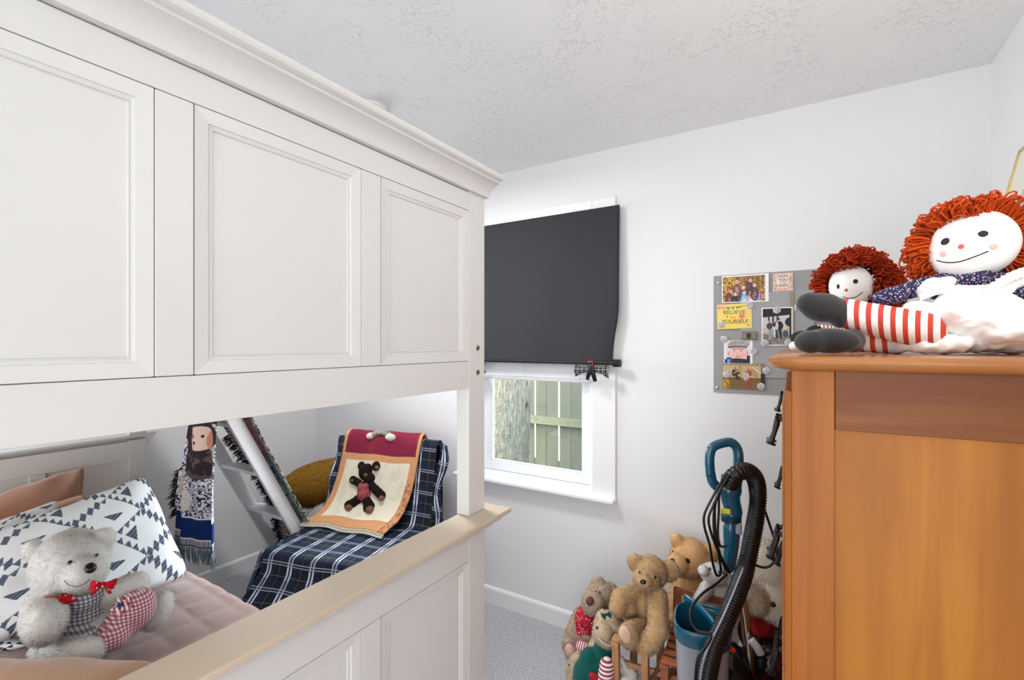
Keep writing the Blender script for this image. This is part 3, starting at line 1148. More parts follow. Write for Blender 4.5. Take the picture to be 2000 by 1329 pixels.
pillow('pillow', [at(-170, 1180, D=1.50), at(44, 1212, D=1.48), at(-190, 1330, D=1.40), at(58, 1262, D=1.37)], .10, PCLOTH,
       'white pillow with black triangles at the left edge, beside the white bear', paint=lambda U, V: geo(U, V, 2.4, 1.2, (44, 42, 44)), seed=9, n=120)
pillow('pillow', [(-1.78, .24, .70), (-1.36, .585, .66), (-1.45, -.12, .70), (-.98, .22, .66)], .17, TAN,
       'camel velvet pillow lying flat in front of the white teddy bear', seed=12, flange=.04)

# ------------------------------------------------------------------ white teddy bear in gingham
FW = mat('white_plush', (254, 253, 250), .9, spec=.1, sheen=.3)
BLACKP = mat('black_bead', (16, 15, 16), .18, spec=.6)
NAVYG = plaid('navy_gingham', (232, 234, 240), [(.5, .5, (58, 70, 96), .62)], [(.5, .5, (58, 70, 96), .62)], (.0095, .0095), coords='Object', axes=('Y', 'Z'), rough=.85)
REDG = plaid('red_gingham', (238, 226, 232), [(.5, .5, (160, 30, 66), .68)], [(.5, .5, (160, 30, 66), .68)], (.0085, .0085), coords='Object', axes=('Y', 'Z'), rough=.85)


def dotted(name, base, dot, scale, thr=.28):
    m = mat(name, base, .75, spec=.2)
    nt = m.node_tree
    tc = nt.nodes.new('ShaderNodeTexCoord')
    vo = nt.nodes.new('ShaderNodeTexVoronoi')
    vo.inputs['Scale'].default_value = scale
    vo.inputs['Randomness'].default_value = .35
    nt.links.new(tc.outputs['Object'], vo.inputs[0])
    lt = nt.nodes.new('ShaderNodeMath'); lt.operation = 'LESS_THAN'; lt.inputs[1].default_value = thr
    nt.links.new(vo.outputs['Distance'], lt.inputs[0])
    mx = nt.nodes.new('ShaderNodeMix'); mx.data_type = 'RGBA'
    mx.inputs[6].default_value = C(base); mx.inputs[7].default_value = C(dot)
    nt.links.new(lt.outputs[0], mx.inputs[0])
    nt.links.new(mx.outputs[2], nt.nodes['Principled BSDF'].inputs['Base Color'])
    return m


RDOT = dotted('red_dotted_ribbon', (190, 28, 44), (245, 235, 235), 75, .24)
wb_ = thing('teddy_bear', at(165, 1262, Z=.62), 'fluffy white teddy bear in gingham overalls sitting on the lower bunk', 'teddy bear')
_, T_ = plush('body', [
    E(139, 1100, 1.42, 78, 60, 75), E(165, 1122, 1.36, 44, 34, 40), E(100, 1112, 1.42, 40, 44, 50),
    E(70, 1078, 1.44, 24, 26, 13, 20), E(200, 1056, 1.45, 25, 24, 13, -20),
    E(150, 1205, 1.43, 50, 62, 44), E(120, 1180, 1.43, 36, 42, 32), E(190, 1180, 1.43, 28, 36, 30),
    L((80, 1172, 1.42), 24, (88, 1212, 1.27), 34), E(87, 1218, 1.24, 42, 38, 36),
    L((205, 1168, 1.40), 24, (262, 1146, 1.42), 24), E(268, 1142, 1.42, 24, 22, 22, 20),
    L((85, 1268, 1.30), 20, (175, 1272, 1.25), 22),
    L((195, 1238, 1.36), 36, (280, 1192, 1.41), 26), E(308, 1193, 1.43, 24, 36, 24, -25),
], FW, wb_, .006, 8, fur=110000, flen=.010, fw=.00045, jit=.40)
_, TC = plush('overalls', [
    E(166, 1190, 1.395, 56, 54, 60), E(140, 1215, 1.38, 62, 45, 66), E(166, 1166, 1.37, 42, 26, 44, 14), E(150, 1240, 1.34, 72, 26, 66, 8), E(90, 1256, 1.315, 32, 16, 44)],
    NAVYG, wb_, .006, 5)
_, TR_ = plush('trouser_leg', [L((215, 1246, 1.33), 27, (262, 1192, 1.37), 37), E(277, 1178, 1.385, 30, 28, 34, 30), L((190, 1266, 1.27), 13, (225, 1245, 1.31), 24)], REDG, wb_, .006, 5)
# ruffle strap, bows and star patch
def bow(name, u, v, D, s, m, parent, roll=0):
    k = s * D / FPX
    R, F, cp = ray_axes(u)
    a = radians(roll)
    x = R * cos(a) + Vector((0, 0, 1)) * sin(a)
    z = -R * sin(a) + Vector((0, 0, 1)) * cos(a)
    c = at(u, v, D=D)
    b = MB()
    for sg in (-1, 1):
        def f(p, q, sg=sg):
            w = .15 + .85 * sin(p * pi * .62) ** 1.0
            return c + x * sg * p * k + z * (q - .5) * k * .95 * w - F * (sin(p * pi) * k * .35 + .12 * k * sin(q * 12 + p * 3) * p)
        b.grid(f, 10, 8)
        def g(p, q, sg=sg):
            return c + x * sg * (.15 + p * .55) * k - z * (p * k * .95) + x * (q - .5) * k * .34 - F * k * .1
        b.grid(g, 6, 4)
    b.ell(c - F * k * .12, (k * .2, k * .2, k * .22), None, 10, 8)
    return b.build(name, m, parent, smooth=True, solid=.0015)
b = MB().tube(cr([at(66, 1186, D=1.335), at(82, 1176, D=1.315), at(104, 1175, D=1.305), at(120, 1176, D=1.31)], 5), [(.014, .004)] * 16, 10, flat=(0, 0, 1))
b.build('strap', RDOT, wb_, smooth=True)
bow('bow', 116, 1182, 1.285, 21, RDOT, wb_, 55)
bow('bow', 202, 1141, 1.30, 20, RDOT, wb_, -12)
STRIPE = plaid('flag_stripe', (245, 240, 242), [(.5, .5, (176, 30, 60), .9)], [], (.008, .008), coords='Object', axes=('Y', 'Z'))
h, n_ = rayhit(240, 1185, TR_)
if h is None: h, n_ = rayhit(250, 1195, TR_)
b = MB()
R, F, cp = ray_axes(240)
zz = n_.cross(R).normalized(); xx = zz.cross(n_).normalized()
pts = []
for k in range(10):
    r = .031 if k % 2 == 0 else .013
    a = pi / 2 + k * pi / 5 + .3
    pts.append(h + n_ * .006 + xx * r * cos(a) + zz * r * sin(a))
b.add([h + n_ * .010] + pts, [(0, 1 + k, 1 + (k + 1) % 10) for k in range(10)])
sp_ = b.build('star_patch', STRIPE, wb_, solid=.003)
b = MB()
pts = [h + n_ * .014 + (xx * cos(pi / 2 + k * pi / 5 + .3) + zz * sin(pi / 2 + k * pi / 5 + .3)) * (.012 if k % 2 == 0 else .005) for k in range(10)]
b.add([h + n_ * .0145] + pts, [(0, 1 + k, 1 + (k + 1) % 10) for k in range(10)])
b.build('blue_star', mat('star_blue', (34, 50, 110), .7), sp_, solid=.002)
stud('nose', T_, 176, 1111, 13, 10.5, BLACKP, wb_, .7, sink=-.25)
stud('eye', T_, 138, 1101, 5.5, 4.6, BLACKP, wb_, .7, sink=-.9)
stud('eye', T_, 187, 1088, 4.5, 4.4, BLACKP, wb_, .7, sink=-.9)
stitch('mouth', T_, [(134, 1133), (142, 1140), (154, 1142), (166, 1137), (173, 1130)], .0011, mat('grey_stitch', (120, 108, 104), .8), wb_, .011)

# ------------------------------------------------------------------ woven throws
def lace(x, y, seed=0):
    a = fbm(x * 10, y * 10, seed, 3)
    r = np.sin(a * 34 + np.sin(x * 30) * 1.2 + np.sin(y * 26))
    return r


def tap_paint(U, V):
    """U 0..1 across, V metres above the floor"""
    a = img(U, (226, 228, 234))
    r = lace(U * 1.0, V * 3.6, 3)
    put(a, r > .3, (86, 94, 130)); put(a, r > .72, (36, 44, 80)); put(a, r < -.75, (250, 250, 252))
    put(a, disc(U, V, .18, .80, .16, .06), (222, 200, 188)); put(a, disc(U, V, .24, .80, .02, .016), (70, 50, 50))
    put(a, disc(U, V, .42, .76, .10, .05) & (r > -.2), (240, 232, 226))
    put(a, disc(U, V, .62, .94, .36, .08), (58, 46, 50))
    h = fbm(U * 9, V * 40, 8, 3)
    put(a, disc(U, V, .62, .94, .36, .08) & (h > .55), (98, 84, 84))
    put(a, disc(U, V, .50, 1.06, .55, .07), (66, 54, 58))
    put(a, disc(U, V, .62, 1.05, .22, .055), (232, 204, 190))
    put(a, disc(U, V, .82, 1.04, .12, .05), (206, 142, 116))
    for (cx, cy, s) in ((.52, 1.06, .03), (.56, 1.03, .022), (.66, 1.06, .02)):
        put(a, disc(U, V, cx, cy, s, s * .35), (60, 40, 44))
    put(a, (V > 1.12), (50, 44, 56))
    put(a, V < .69, (245, 246, 250)); put(a, V < .682, (22, 52, 112)); put(a, V < .592, (240, 240, 246))
    put(a, (V < .586), (196, 200, 210)); put(a, (V < .586) & ((U * 44) % 1 < .4), (70, 80, 110))
    put(a, V < .560, (70, 80, 96))
    return a


def fringe(b, pts, dirv, ln, r=.0016, per=3, spread=.25, seed=0):
    rr = random.Random(seed)
    for p in pts:
        for k in range(per):
            d = (Vector(dirv) + Vector((rr.uniform(-1, 1), rr.uniform(-1, 1), rr.uniform(-1, 1))) * spread).normalized()
            l = ln * rr.uniform(.7, 1.15)
            q = Vector(p)
            b.tube([q, q + d * l * .5 + Vector((0, 0, -.004)), q + d * l + Vector((0, 0, -.012))], [r, r * 1.2, r * .6], 5)
    return b


tp = thing('tapestry_throw', (-2.42, 1.13, .5), 'woven throw with blue lace pattern and navy band hanging from the bunk side rail', 'throw')
def tpf(u, v):
    z = 1.50 - v * .945
    wl = -2.50 - .10 * max(0, (1.1 - z)) / .55 - (.02 if .70 < z < .88 else 0)
    wr_ = -2.235
    x = wl + u * (wr_ - wl)
    y = 1.105 + .020 * sin(u * 8 + 1.0) + .008 * sin(u * 19 + z * 6) - .02 * v
    return (x, y, z)
MB().grid(tpf, 150, 420, lambda u, v: (u, 1.50 - v * .945)).build('cloth', PCLOTH, tp, smooth=True, solid=.004, paint=tap_paint)
b = MB()
b.grid(lambda u, v: (-2.50 + u * .265, 1.105 + .02 * sin(u * 8 + 1) - v * .095, 1.50 + .036 * sin(v * pi)), 40, 14, lambda u, v: (u, 1.5))
b.grid(lambda u, v: (-2.50 + u * .265, 1.010 + .0 * u, 1.50 - v * .06), 40, 4, lambda u, v: (u, 1.45))
b.build('folded_top', PCLOTH, tp, smooth=True, solid=.004, paint=tap_paint)
b = fringe(MB(), [tpf(i / 46, 1.0) for i in range(47)], (0, 0, -1), .06, .0022, 3, .16, 3)
b.build('bottom_fringe', mat('teal_brown_fringe', (112, 138, 150), .9, noise=(14, .4, (92, 78, 68))), tp, smooth=True)
b = fringe(MB(), [tpf(0, (1.50 - z) / .945) for z in [.66 + i * .0065 for i in range(36)]], (-.9, -.1, -.35), .05, .002, 3, .3, 4)
b.build('side_fringe', mat('black_fringe', (46, 42, 46), .9), tp, smooth=True)


def tap2_paint(U, V):
    a = img(U, (150, 108, 108))
    n = fbm(U * 6, V * 14, 4, 3)
    put(a, n > .52, (166, 122, 118)); put(a, n < .38, (122, 84, 90))
    g = (V < .86) & (V > .52)
    put(a, g, (110, 130, 132)); put(a, g & (fbm(U * 12, V * 26, 9, 3) > .54), (72, 92, 98)); put(a, g & (fbm(U * 5, V * 30, 2, 2) > .62), (150, 166, 164))
    l = lace(U, V * 3, 6)
    low = V < .52
    put(a, low, (196, 178, 176)); put(a, low & (l > .2), (104, 84, 90)); put(a, low & (l > .85), (52, 44, 52))
    put(a, low & (V < .42) & (fbm(U * 9, V * 40, 1, 2) > .5), (158, 104, 104))
    e = (U < .10)
    put(a, e, (60, 54, 60)); put(a, e & ((V * 130) % 1 < .4), (150, 150, 158))
    put(a, (U > .86) & (l > 0), (60, 70, 66)); put(a, (U > .86) & (l < 0), (206, 204, 196))
    return a


t2 = thing('tapestry_throw', (-2.5, 1.75, .15), 'brown and green woven throw with black fringe hanging behind the ladder treads', 'throw')
def t2f(u, v):
    z = 1.42 - v * 1.22
    wl = -2.72 + .10 * sin(v * 2.2) ** 2 + (.03 * sin(v * 13))
    if v < .32: wl = -2.74
    x = wl + u * (-2.315 - wl)
    y = lady(z) + .066 / (-dv.z) * 1.02 + .03 + .012 * sin(u * 9 + v * 4)
    if z < .5: y = lady(.5) + .11 + (.5 - z) * .3 + .012 * sin(u * 9 + v * 4)
    return (x, y, z)
MB().grid(t2f, 80, 220, lambda u, v: (u, 1.42 - v * 1.22)).build('cloth', PCLOTH, t2, smooth=True, solid=.005, paint=tap2_paint)
b = fringe(MB(), [t2f(0, .36 + i * .0052) for i in range(122)], (-.95, -.2, -.35), .055, .0022, 4, .3, 6)
b.build('side_fringe', MATS['black_fringe'], t2, smooth=True)

# ------------------------------------------------------------------ teddy quilt on the chair back
qt = thing('teddy_quilt', (-2.15, 1.85, .5), 'appliqued teddy bear quilt in cream, orange and maroon draped over the chair back', 'quilt')
QK = cr([Vector(p) for p in [(.675, .78, 0), (.668, .88, 0), (.64, .945, 0), (.605, .948, 0), (.575, .905, 0), (.552, .80, 0), (.527, .68, 0), (.49, .58, 0), (.43, .52, 0), (.36, .505, 0), (.325, .500, 0)]], 8)
QC = [0]
for i in range(1, len(QK)): QC.append(QC[-1] + (QK[i] - QK[i - 1]).length)
def qpos(s):
    s *= QC[-1]
    for i in range(1, len(QK)):
        if QC[i] >= s: return QK[i - 1].lerp(QK[i], (s - QC[i - 1]) / max(1e-9, QC[i] - QC[i - 1]))
    return QK[-1]
def qtf(u, v):
    p = qpos(v)
    w = .03 - .085 * max(0, (v - .3) / .7) ** 1.4 + u * .495
    d = p.x - .006 * sin(u * 11 + 2) - .005 * sin(u * 5 + v * 9) - .012
    q = FL + CR_ * w + CDp * d
    return (q.x, q.y, p.y + .006 + .003 * sin(u * 13 + v * 4) - .012 * u * (v > .9) * (v - .9) * 8)
def qt_paint(U, V):
    a = img(U, (236, 230, 208))
    dots = (np.sin(U * 220) * np.sin(V * 300) > .1)
    put(a, fbm(U * 14, V * 14, 1, 2) > .6, (228, 222, 198))
    o = (U < .07) | (U > .91) | (V > .90) | ((V > .425) & (V < .475))
    put(a, o, (222, 168, 120)); put(a, o & dots, (206, 146, 98))
    fl = (U > .91) & (V > .6) & (fbm(U * 60, V * 50, 3, 2) > .5)
    put(a, fl, (180, 120, 92))
    mr = (V <= .425) & (U > .03) & (U < .97)
    put(a, mr, (134, 42, 66)); put(a, mr & (fbm(U * 8, V * 8, 5, 2) > .55), (142, 50, 62))
    return a
qo = MB().grid(qtf, 110, 170)
qob = qo.build('cloth', PCLOTH, qt, smooth=True, solid=.010, paint=qt_paint)
TQ = BVHTree.FromPolygons([Vector(p) for p in qo.v], qo.f)
# crochet edge
b = MB()
for i in range(60):
    p = Vector(qtf(i / 59, 1.0)); 
    n2 = p - CDp * .022 + Vector((0, 0, -.012))
    for s_ in (-1, 1):
        b.tube(cr([p, (p + n2) / 2 + CR_ * .005 * s_, n2, ], 3), .0022, 6)
    b.tube([n2 - CR_ * .005, n2 + CR_ * .005], .0025, 6)
b.build('lace_edge', mat('lace_ivory', (218, 212, 190), .9), qt, smooth=True)
MB().tube([Vector(qtf(i / 40, .995)) + Vector((0, 0, -.008)) - CDp * .004 for i in range(41)], .006, 8).build('black_binding', mat('black_binding', (34, 30, 32), .9), qt, smooth=True)


def applique(name, items, m, parent, depth=6):
    pr = []
    for it in items:
        u, v, ru, rv = it[:4]
        roll = it[4] if len(it) > 4 else 0
        h, _n = rayhit(u, v, TQ)
        if h is None: continue
        D = (h - Vector((0, 0, CZ))).dot(_FV)
        pr.append(E(u, v, D - .006, ru, rv, depth, roll))
    o, t = plush(name, pr, m, parent, .0035, 3)
    return o, t
DKB = mat('dark_felt', (36, 27, 26), .95, spec=.1, bump=(300, .3, .002))
BRF = mat('brown_felt', (126, 92, 74), .95, spec=.1)
RPL = plaid('red_weave', (158, 62, 66), [(.5, .3, (196, 130, 124), .5)], [(.5, .3, (110, 50, 66), .6)], (.012, .012), coords='Object', axes=('X', 'Z'))
ap, TA = applique('applique_bear', [(717, 923, 17, 17), (706.5, 911, 8, 9), (735, 911, 9, 9.5), (724, 934, 11, 9), (702, 945, 8, 8, 40), (696, 941, 8, 7.5), (690, 938, 8, 8),
                  (728, 951, 8, 9), (734, 957, 9, 9), (740, 963, 9, 9), (745, 968, 9, 9), (700, 976, 11, 9), (692, 982, 11, 9), (684, 987, 12, 10),
                  (716, 978, 9, 10), (719, 984, 10, 10), (721, 991, 12, 12), (712, 960, 14, 20)], DKB, qt, 10)
applique('bear_shirt', [(712, 953, 14, 13), (712, 966, 15, 14)], RPL, qt, 14)
applique('bear_paws', [(706, 912, 4.5, 5), (736, 912, 5, 5.5), (688, 937, 4.5, 5), (745, 971, 6.5, 7), (682, 989, 9, 7.5), (722, 994, 9, 8.5), (714.5, 926.5, 7.5, 7.5)], BRF, qt, 14)
applique('bear_nose', [(711.5, 926, 2.6, 2.6)], BLACKP, qt, 22)
applique('grey_animal', [(734, 848, 12, 6, 20), (745, 846, 14, 4), (756, 848, 12, 6, -20)], mat('grey_check_felt', (176, 168, 158), .95, noise=(120, .3, (120, 112, 106))), qt, 8)
applique('animal_paws', [(724, 852, 9, 6.5, 10), (763, 855, 11, 7.5, -8)], mat('cream_felt', (220, 206, 196), .95), qt, 11)

# corner cushions
MUS = mat('mustard_plush', (186, 140, 62), .95, spec=.1, noise=(60, .7, (150, 106, 40)))
me = blob_mesh([E(645, 943, 3.12, 96, 42, 34, 6), E(620, 946, 3.12, 70, 34, 30, 14)], .012, 6)
tag(link_mesh('cushion', furred(me, 30000, .022, .0012, (-.5, 0, .3), .35), None, MUS), 'mustard faux fur cushion wedged in the corner behind the chair', 'cushion')
WFL = mat('white_fleece', (226, 224, 222), .95, spec=.1)
me = blob_mesh([E(648, 1056, 3.0, 70, 74, 45), E(620, 1070, 2.98, 50, 60, 40)], .012, 6)
tag(link_mesh('cushion', furred(me, 24000, .016, .0012), None, WFL), 'white fleecy floor cushion beneath the mustard cushion', 'cushion')
ZB = plaid('zebra_stripe', (208, 206, 200), [(.5, .42, (52, 54, 60), .9)], [], (.028, .028), coords='Object', axes=('Z', 'X'), rot=.0)
me = blob_mesh([E(590, 1060, 2.92, 26, 86, 30, 16), E(572, 995, 2.90, 16, 40, 24, 24)], .012, 6)
tag(link_mesh('cushion', me, None, ZB), 'black and white striped cushion standing next to the ladder', 'cushion')
# ------------------------------------------------------------------ tall chest of drawers
def wood(name, c1, c2, stretch=(26, 26, 2.2), rough=.42, c3=None):
    m = bpy.data.materials.new(name); m.use_nodes = True
    nt = m.node_tree; b = nt.nodes['Principled BSDF']
    b.inputs['Roughness'].default_value = rough
    b.inputs['Specular IOR Level'].default_value = .28
    b.inputs['Coat Weight'].default_value = .05
    b.inputs['Coat Roughness'].default_value = .25
    tc = nt.nodes.new('ShaderNodeTexCoord')
    mp = nt.nodes.new('ShaderNodeMapping'); mp.inputs['Scale'].default_value = stretch
    n = nt.nodes.new('ShaderNodeTexNoise'); n.inputs['Scale'].default_value = 1; n.inputs['Detail'].default_value = 7; n.inputs['Distortion'].default_value = .6
    nt.links.new(tc.outputs['Object'], mp.inputs[0]); nt.links.new(mp.outputs[0], n.inputs[0])
    r = nt.nodes.new('ShaderNodeValToRGB')
    r.color_ramp.elements[0].position = .32; r.color_ramp.elements[0].color = C(c2)
    r.color_ramp.elements[1].position = .68; r.color_ramp.elements[1].color = C(c1)
    nt.links.new(n.outputs[0], r.inputs[0])
    # broad figure, several boards wide
    n2 = nt.nodes.new('ShaderNodeTexNoise'); n2.inputs['Scale'].default_value = 1; n2.inputs['Detail'].default_value = 3
    mp2 = nt.nodes.new('ShaderNodeMapping'); mp2.inputs['Scale'].default_value = tuple(q * .16 if q > 6 else q * .6 for q in stretch)
    nt.links.new(tc.outputs['Object'], mp2.inputs[0]); nt.links.new(mp2.outputs[0], n2.inputs[0])
    r2 = nt.nodes.new('ShaderNodeValToRGB')
    r2.color_ramp.elements[0].position = .42; r2.color_ramp.elements[0].color = (0, 0, 0, 1)
    r2.color_ramp.elements[1].position = .60; r2.color_ramp.elements[1].color = (1, 1, 1, 1)
    nt.links.new(n2.outputs[0], r2.inputs[0])
    mx = nt.nodes.new('ShaderNodeMix'); mx.data_type = 'RGBA'
    mx.inputs[7].default_value = C(c3 or c2)
    fa = nt.nodes.new('ShaderNodeMath'); fa.operation = 'MULTIPLY'; fa.inputs[1].default_value = .55
    nt.links.new(r2.outputs[0], fa.inputs[0]); nt.links.new(fa.outputs[0], mx.inputs[0])
    nt.links.new(r.outputs[0], mx.inputs[6]); nt.links.new(mx.outputs[2], b.inputs['Base Color'])
    bp = nt.nodes.new('ShaderNodeBump'); bp.inputs['Strength'].default_value = .06; bp.inputs['Distance'].default_value = .001
    nt.links.new(n.outputs[0], bp.inputs['Height']); nt.links.new(bp.outputs[0], b.inputs['Normal'])
    MATS[name] = m
    return m


WV = wood('maple_panel', (180, 114, 36), (162, 96, 26), (34, 34, 2.0), c3=(136, 76, 22))
WS = wood('maple_stile', (166, 98, 34), (148, 82, 26), (40, 40, 1.8), c3=(130, 74, 38))
WH = wood('maple_rail', (136, 80, 32), (116, 62, 24), (3, 3, 46), c3=(102, 54, 30))
WT = wood('maple_top', (184, 124, 72), (160, 100, 54), (6, 6, 20), rough=.22)
DY0, DY1, DX0, DX1, DZ = .902, 1.95, -.024, .50, 1.436
dr = thing('chest_of_drawers', (.24, 1.42, 0), 'tall orange-brown wooden chest of drawers with the dolls on top', 'chest of drawers')
# side (facing the camera): two stiles, top rail, recessed panel
def side(ys, yo):
    b = MB().box(DX0, DX0 + .058, ys, yo, .02, DZ); b.build('side_stile', WS, dr, bevel=.0015)
    b = MB().box(DX1 - .058, DX1, ys, yo, .02, DZ); b.build('side_stile', WS, dr, bevel=.0015)
    MB().box(DX0 + .0587, DX1 - .0587, ys + .0006, yo, DZ - .092, DZ).build('side_rail', WH, dr, bevel=.001)
    MB().box(DX0 + .0587, DX1 - .0587, ys + .0006, yo, .02, .12).build('side_rail', WH, dr, bevel=.001)
    e = .0035 if ys < 1.2 else -.0035
    MB().box(DX0 + .057, DX1 - .057, min(ys, yo) + .0045, max(ys, yo) - .0045, .118, DZ - .0925).build('side_panel', WV, dr)
    MB().box(DX0 + .057, DX1 - .057, min(ys, yo) + .006, max(ys, yo) - .006, .118, DZ - .01).build('joint_shadow_board', mat('dark_joint', (60, 34, 18), .8), dr)
side(DY0, DY0 + .022)
side(DY1 - .022, DY1)
# chamfered front corner board
b = MB().prism([(0, 0), (-.009, .009), (-.009, .030), (0, .030)], (DX0, DY0, .02), (DX0, DY0, DZ - .035), (1, 0, 0), (0, 1, 0))
b.build('corner_post', WS, dr, bevel=.0015)
b = MB().prism([(0, 0), (-.009, .008), (-.009, .030), (0, .030)], (DX0, DY1 - .03, .02), (DX0, DY1 - .03, DZ - .035), (1, 0, 0), (0, 1, 0))
b.build('corner_post', WS, dr, bevel=.0015)
MB().box(DX1 - .01, DX1, DY0 + .02, DY1 - .02, .05, DZ).build('back_panel', WH, dr)
MB().box(DX0 + .02, DX1, DY0 + .02, DY1 - .02, .05, .07).build('bottom_board', WH, dr)
# moulded top
tp_ = [(0, 0), (.012, 0), (.021, .0035), (.0265, .0085), (.0285, .0135), (.0275, .0185), (.023, .022), (0, .0225)]
b = MB()
r = .0285
def topring(ins, z):
    pts = []
    x0, x1, y0, y1 = DX0 - .006 - ins, DX1 + .004, DY0 - ins, DY1 + ins
    R_ = .035 + ins * .4
    for cx, cy, a0 in ((x1 - .004, y0 + .004, -90), (x1 - .004, y1 - .004, 0), (x0 + R_, y1 - R_, 90), (x0 + R_, y0 + R_, 180)):
        rr_ = .004 if cx > .3 else R_
        for k in range(7):
            a = radians(a0 + k * 15)
            pts.append((cx + rr_ * cos(a), cy + rr_ * sin(a), z))
    return pts
vs = []
levels = [(q[0], DZ + q[1]) for q in tp_[0:]]
for ins, z in levels[1:-1]:
    vs += topring(ins, z)
n = 28
fs = []
for i in range(len(levels) - 3):
    for k in range(n):
        fs.append((i * n + k, i * n + (k + 1) % n, (i + 1) * n + (k + 1) % n, (i + 1) * n + k))
fs.append(tuple(range(n))[::-1]); fs.append(tuple((len(levels) - 3) * n + k for k in range(n)))
MB().add(vs, fs).build('moulded_top', WT, dr, smooth=True, autosmooth=35)
IRON = mat('dark_iron', (52, 50, 52), .32, metal=.85)
for i, zc in enumerate((1.275, 1.04, .805, .57, .335, .13)):
    hh = .108 if i < 5 else .07
    df = MB().box(DX0 - .014, DX0 + .01, DY0 + .034, DY1 - .034, zc - hh, zc + hh).build('drawer', WS, dr, bevel=.004, seg=3)
    for yc in (1.145, 1.70):
        b = MB()
        xh = DX0 - .014
        # bail pull: two posts, arms and a cross bar
        for s_ in (-1, 1):
            y = yc + s_ * .022
            b.lathe([(0, 0), (.009, 0), (.009, .002), (.005, .004), (.0045, .008), (.006, .010), (.006, .014), (0, .015)], (xh, y, zc + .050), (-1, 0, 0), 14)
            b.tube([(xh - .011, y, zc + .050), (xh - .012, y, zc + .040), (xh - .016, y, zc + .022), (xh - .021, y, zc + .004)], [.0048, .0062, .0046, .0044], 10)
            b.lathe([(0, -.004), (.0055, -.003), (.0055, .003), (.0098, .0045), (.0098, .0075), (0, .0085)], (xh - .021, y, zc + .004), Vector((-.28, 0, -.96)), 16)
        b.tube([(xh - .020, yc - .022, zc + .006), (xh - .024, yc - .012, zc + .001), (xh - .025, yc, zc), (xh - .024, yc + .012, zc + .001), (xh - .020, yc + .022, zc + .006)], [.0035, .0045, .006, .0045, .0035], 10)
        b.build('pull_handle', IRON, df, smooth=True, autosmooth=40)

dr.rotation_euler.z = radians(1.6)
dr.location.x -= .0145

# picture frame leaning on the right wall, standing on the chest
pf = thing('picture_frame', (.42, 1.6, DZ + .0225), 'thin gold picture frame leaning on the right wall behind the large doll', 'picture frame')
zb_, zt_ = DZ + .0235, 2.025
def fp(y, z, off=0):
    t = (z - zb_) / (zt_ - zb_)
    return Vector((.385 + .125 * t - off, y, z + off * .2))
FY0, FY1 = 1.30, 1.915
GOLD = mat('pale_gold_frame', (212, 190, 128), .35, metal=.6)
b = MB()
for a, c in ((fp(FY0, zb_), fp(FY0, zt_)), (fp(FY1, zb_), fp(FY1, zt_)), (fp(FY0, zb_ + .004), fp(FY1, zb_ + .004)), (fp(FY0, zt_), fp(FY1, zt_))):
    b.bar(a, c, .007, .010, up=(1, 0, 0))
b.build('frame', GOLD, pf, bevel=.001)
b = MB().add([fp(FY0, zb_ + .004, -.002), fp(FY1, zb_ + .004, -.002), fp(FY1, zt_, -.002), fp(FY0, zt_, -.002)], [(0, 1, 2, 3)])
b.build('mat_board', mat('ivory_mat', (228, 224, 212), .8), pf, solid=.003)
b = MB().add([fp(FY0 + .14, zb_ + .14, .001), fp(FY1 - .14, zb_ + .14, .001), fp(FY1 - .14, zt_ - .14, .001), fp(FY0 + .14, zt_ - .14, .001)], [(0, 1, 2, 3)])
b.build('print', mat('soft_grey_print', (206, 200, 198), .7, noise=(9, .6, (176, 168, 172))), pf, solid=.001)

# ------------------------------------------------------------------ electrical panel with photos
MG = mat('grey_enamel', (150, 150, 149), .42, metal=.0, spec=.5)
MG2 = mat('grey_enamel_door', (156, 156, 156), .4, spec=.5)
ep = thing('breaker_panel', (-.13, YB, 1.27), 'grey metal breaker panel on the back wall, covered in photos and magnets', 'electrical panel')
MB().box(-.357, .095, YB - .006, YB, 1.266, 1.776).build('cover_plate', MG, ep, bevel=.0015)
MB().box(-.248, .02, YB - .012, YB - .006, 1.335, 1.695).build('door', MG2, ep, bevel=.003)
MB().box(-.066, -.050, YB - .0155, YB - .012, 1.34, 1.69).build('door_ridge', mat('brown_grey_strip', (150, 136, 118), .5), ep, bevel=.001)
MB().box(-.050, -.045, YB - .018, YB - .012, 1.612, 1.636).build('hinge_pin', mat('white_hinge', (220, 216, 208), .4), ep)
lt = MB().box(-.245, -.186, YB - .022, YB - .012, 1.4955, 1.530).build('latch_plate', mat('latch_bronze', (128, 118, 104), .45, metal=.3), ep, bevel=.003)
MB().box(-.224, -.208, YB - .0235, YB - .0221, 1.500, 1.523).build('latch_slot', mat('latch_dark', (60, 54, 48), .6), lt)
for (x, z) in ((-.336, 1.746), (-.342, 1.286), (.075, 1.746), (.040, 1.75), (.075, 1.29)):
    sc_ = MB().lathe([(0, 0), (.0075, 0), (.0068, .002), (.004, .0036), (0, .004)], (x, YB - .006, z), (0, -1, 0), 16).build('screw', mat('zinc', (196, 194, 190), .3, metal=.8), ep, smooth=True)


